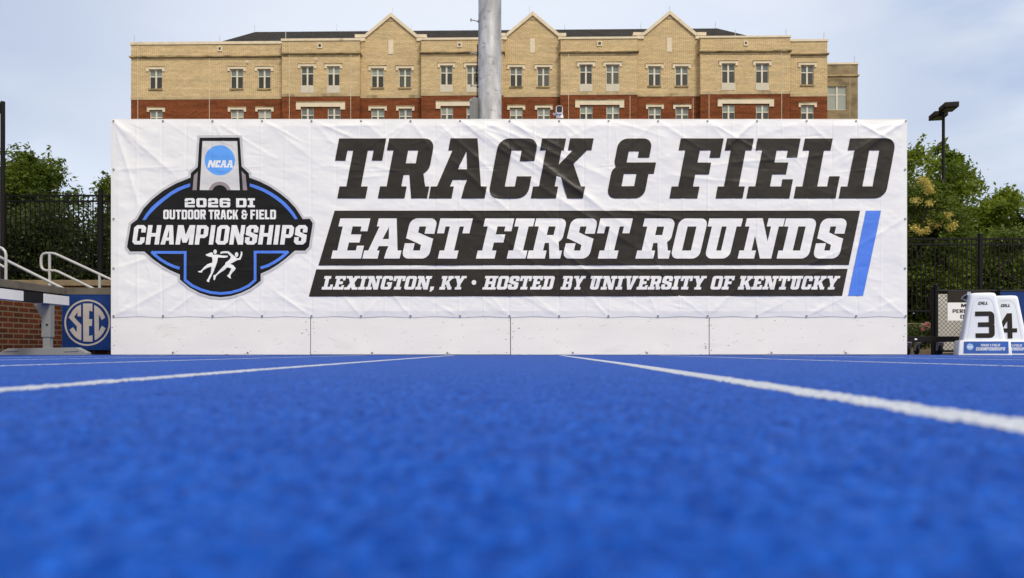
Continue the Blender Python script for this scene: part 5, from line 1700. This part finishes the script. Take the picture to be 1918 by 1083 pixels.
b = MB(); b.box(a.x + .05, 12.351, -.04, a.x + .11, 12.5, a.z * .8); b.box(c.x - .11, 12.351, -.04, c.x - .05, 12.5, a.z * .8); b.build('leg', M['black_metal'], pw, local=tuple(pw.location))

# sign hung on the fence
GD = CD - .04
sg_ = empty('notice_sign', P(1815, 600.5, GD), 'white and brown personnel notice sign hung on the chain link fence', 'sign')
go = np.array(sg_.location)
def gmap(off):
    def f(p): return np.stack([(p[:, 0] - PX0) / FPX * GD, np.full(len(p), GD - off), CH + (HY - p[:, 1]) / FPX * GD], 1) - go
    return f
b = MB(); a, c, m_ = P(1775, 545.6, GD), P(1855, 600.6, GD), P(0, 566.8, GD)
b.box(a.x, GD, c.z, c.x, GD + .008, m_.z - .0005); b.build('white_board', M['sign_white'], sg_, local=tuple(sg_.location))
b = MB(); b.box(a.x, GD - .001, m_.z, c.x, GD + .008, a.z); b.build('brown_board', M['sign_brown'], sg_, local=tuple(sg_.location))
wl_ = []
for t, x0, x1, yb in (('MEET', 1800.2, 1829.8, 575.8), ('PERSONNEL', 1784.2, 1845.8, 586.3), ('ONLY', 1798.6, 1831.4, 596.6)):
    for gl_ in text_fit(t, x0, x1, yb, 6.9, 0, False, gap=.12, s=.18, b=.15): wl_.append([(0 if s_ == '+' else None, p) for s_, p in gl_])
art_mesh('lettering', wl_, gmap(.003), [M['vinyl_ink']], sg_)
ex = lambda p: [(1815 + (x - 414) * .080, 556.4 + (y - 408) * .062) for x, y in p]
mini = [(kk, ex(p)) for kk, p in emblem_layers(False)]
mini[0] = (WHITE, mini[0][1])
art_mesh('emblem', [mini], gmap(.004), [M[c] for c in cols], sg_)
# blue banner further along the same fence
bb = empty('fence_banner', P(1935, 600, GD), 'blue banner strip on the chain link fence behind the number four box', 'banner')
b = MB(); a, c = P(1873, 546.5, GD), P(2040, 640, GD); b.box(a.x, GD - .004, c.z, c.x, GD + .002, a.z); b.build('cloth', M['sec_blue'], bb, local=tuple(bb.location))
b = MB(); b.tube([(a.x, GD - .004, a.z + .004), (c.x, GD - .004, a.z + .004)], .006, 6); b.build('hem', M['black_metal'], bb, local=tuple(bb.location))

# low cart on casters
KD = 9.75
ct = empty('rolling_cart', P(1745, 655, KD), 'low black cart frame on caster wheels beside the right end of the wall', 'cart')
ct.location.z = 0
o_ = tuple(ct.location)
a, c = P(1690, 630.3, KD), P(1812, 640.5, KD)
b = MB(); b.box(a.x, KD - .035, c.z, c.x, KD + .035, a.z); b.box(a.x, KD + .5, c.z, c.x, KD + .57, a.z)
b.box(a.x + .02, KD + .0355, c.z + .01, a.x + .09, KD + .4995, a.z - .01); b.box(c.x - .09, KD + .0355, c.z + .01, c.x - .02, KD + .4995, a.z - .01)
b.build('frame', M['bronze'], ct, local=o_, bevel=.004)
b = MB(); q, r_ = P(1713, 634, KD - .037), P(1717.5, 637, KD - .037); b.box(q.x, KD - .039, r_.z, r_.x, KD - .0355, q.z); b.build('label_tag', M['sign_white'], ct, local=o_)
for x in (1701.5, 1759.5, 1806):
    for dy in (.0, .53):
        q = P(x, 0, KD); r_ = .062
        b = MB()
        n = 18
        ring = []
        for (rad, xx_) in ((.02, -.016), (r_ * .8, -.016), (r_, -.010), (r_, .010), (r_ * .8, .016), (.02, .016)):
            for j in range(n):
                an = 2 * math.pi * j / n
                b.v.append((q.x + xx_, KD + dy + .02 + rad * math.cos(an), r_ + .003 + rad * math.sin(an)))
        for i in range(5):
            for j in range(n): b.f.append((i * n + j, i * n + (j + 1) % n, (i + 1) * n + (j + 1) % n, (i + 1) * n + j)); b.m.append(0)
        w_ = b.build('caster_wheel', M['rubber'], ct, local=o_, smooth=True)
        b = MB()
        for s_ in (-.022, .022): b.hexa([(q.x + s_ - .003, KD + dy + .0, .055), (q.x + s_ + .003, KD + dy + .0, .055), (q.x + s_ + .003, KD + dy + .04, .055), (q.x + s_ - .003, KD + dy + .04, .055)],
                                        [(q.x + s_ - .003, KD + dy - .03, c.z - .012), (q.x + s_ + .003, KD + dy - .03, c.z - .012), (q.x + s_ + .003, KD + dy + .03, c.z - .012), (q.x + s_ - .003, KD + dy + .03, c.z - .012)])
        b.box(q.x - .03, KD + dy - .032, c.z - .0115, q.x + .03, KD + dy + .032, c.z - .001)
        b.build('caster_fork', M['steel'], w_, local=o_)

# stone edging of the right planting bed
b = MB(); b.box(P(1650, 0, 13.6).x, 13.6, -.04, 30, 45, .22)
tag(b.build('planting_bed', M['mulch']), 'mulched planting bed behind the right fence', 'planting bed', kind='structure')
def block(name, label, x0, y0, x1, y1, d, dep, zb=None):
    a, c = P(x0, y0, d), P(x1, y1, d)
    root_z = -.03 if zb is None else zb
    b_ = MB(); b_.box(a.x, d, root_z, c.x, d + dep, a.z)
    o = b_.build(name, M['tan_stone'], None, bevel=.012)
    return tag(o, label, 'stone edging')
block('stone_kerb', 'tan stone kerb at the foot of the rose bush beside the wall', 1690, 655.2, 1742.5, 664, 12.0, .25)
block('stone_ledge', 'tan stone ledge just behind the rose bush', 1700, 605.3, 1744, 612, 13.3, .28)
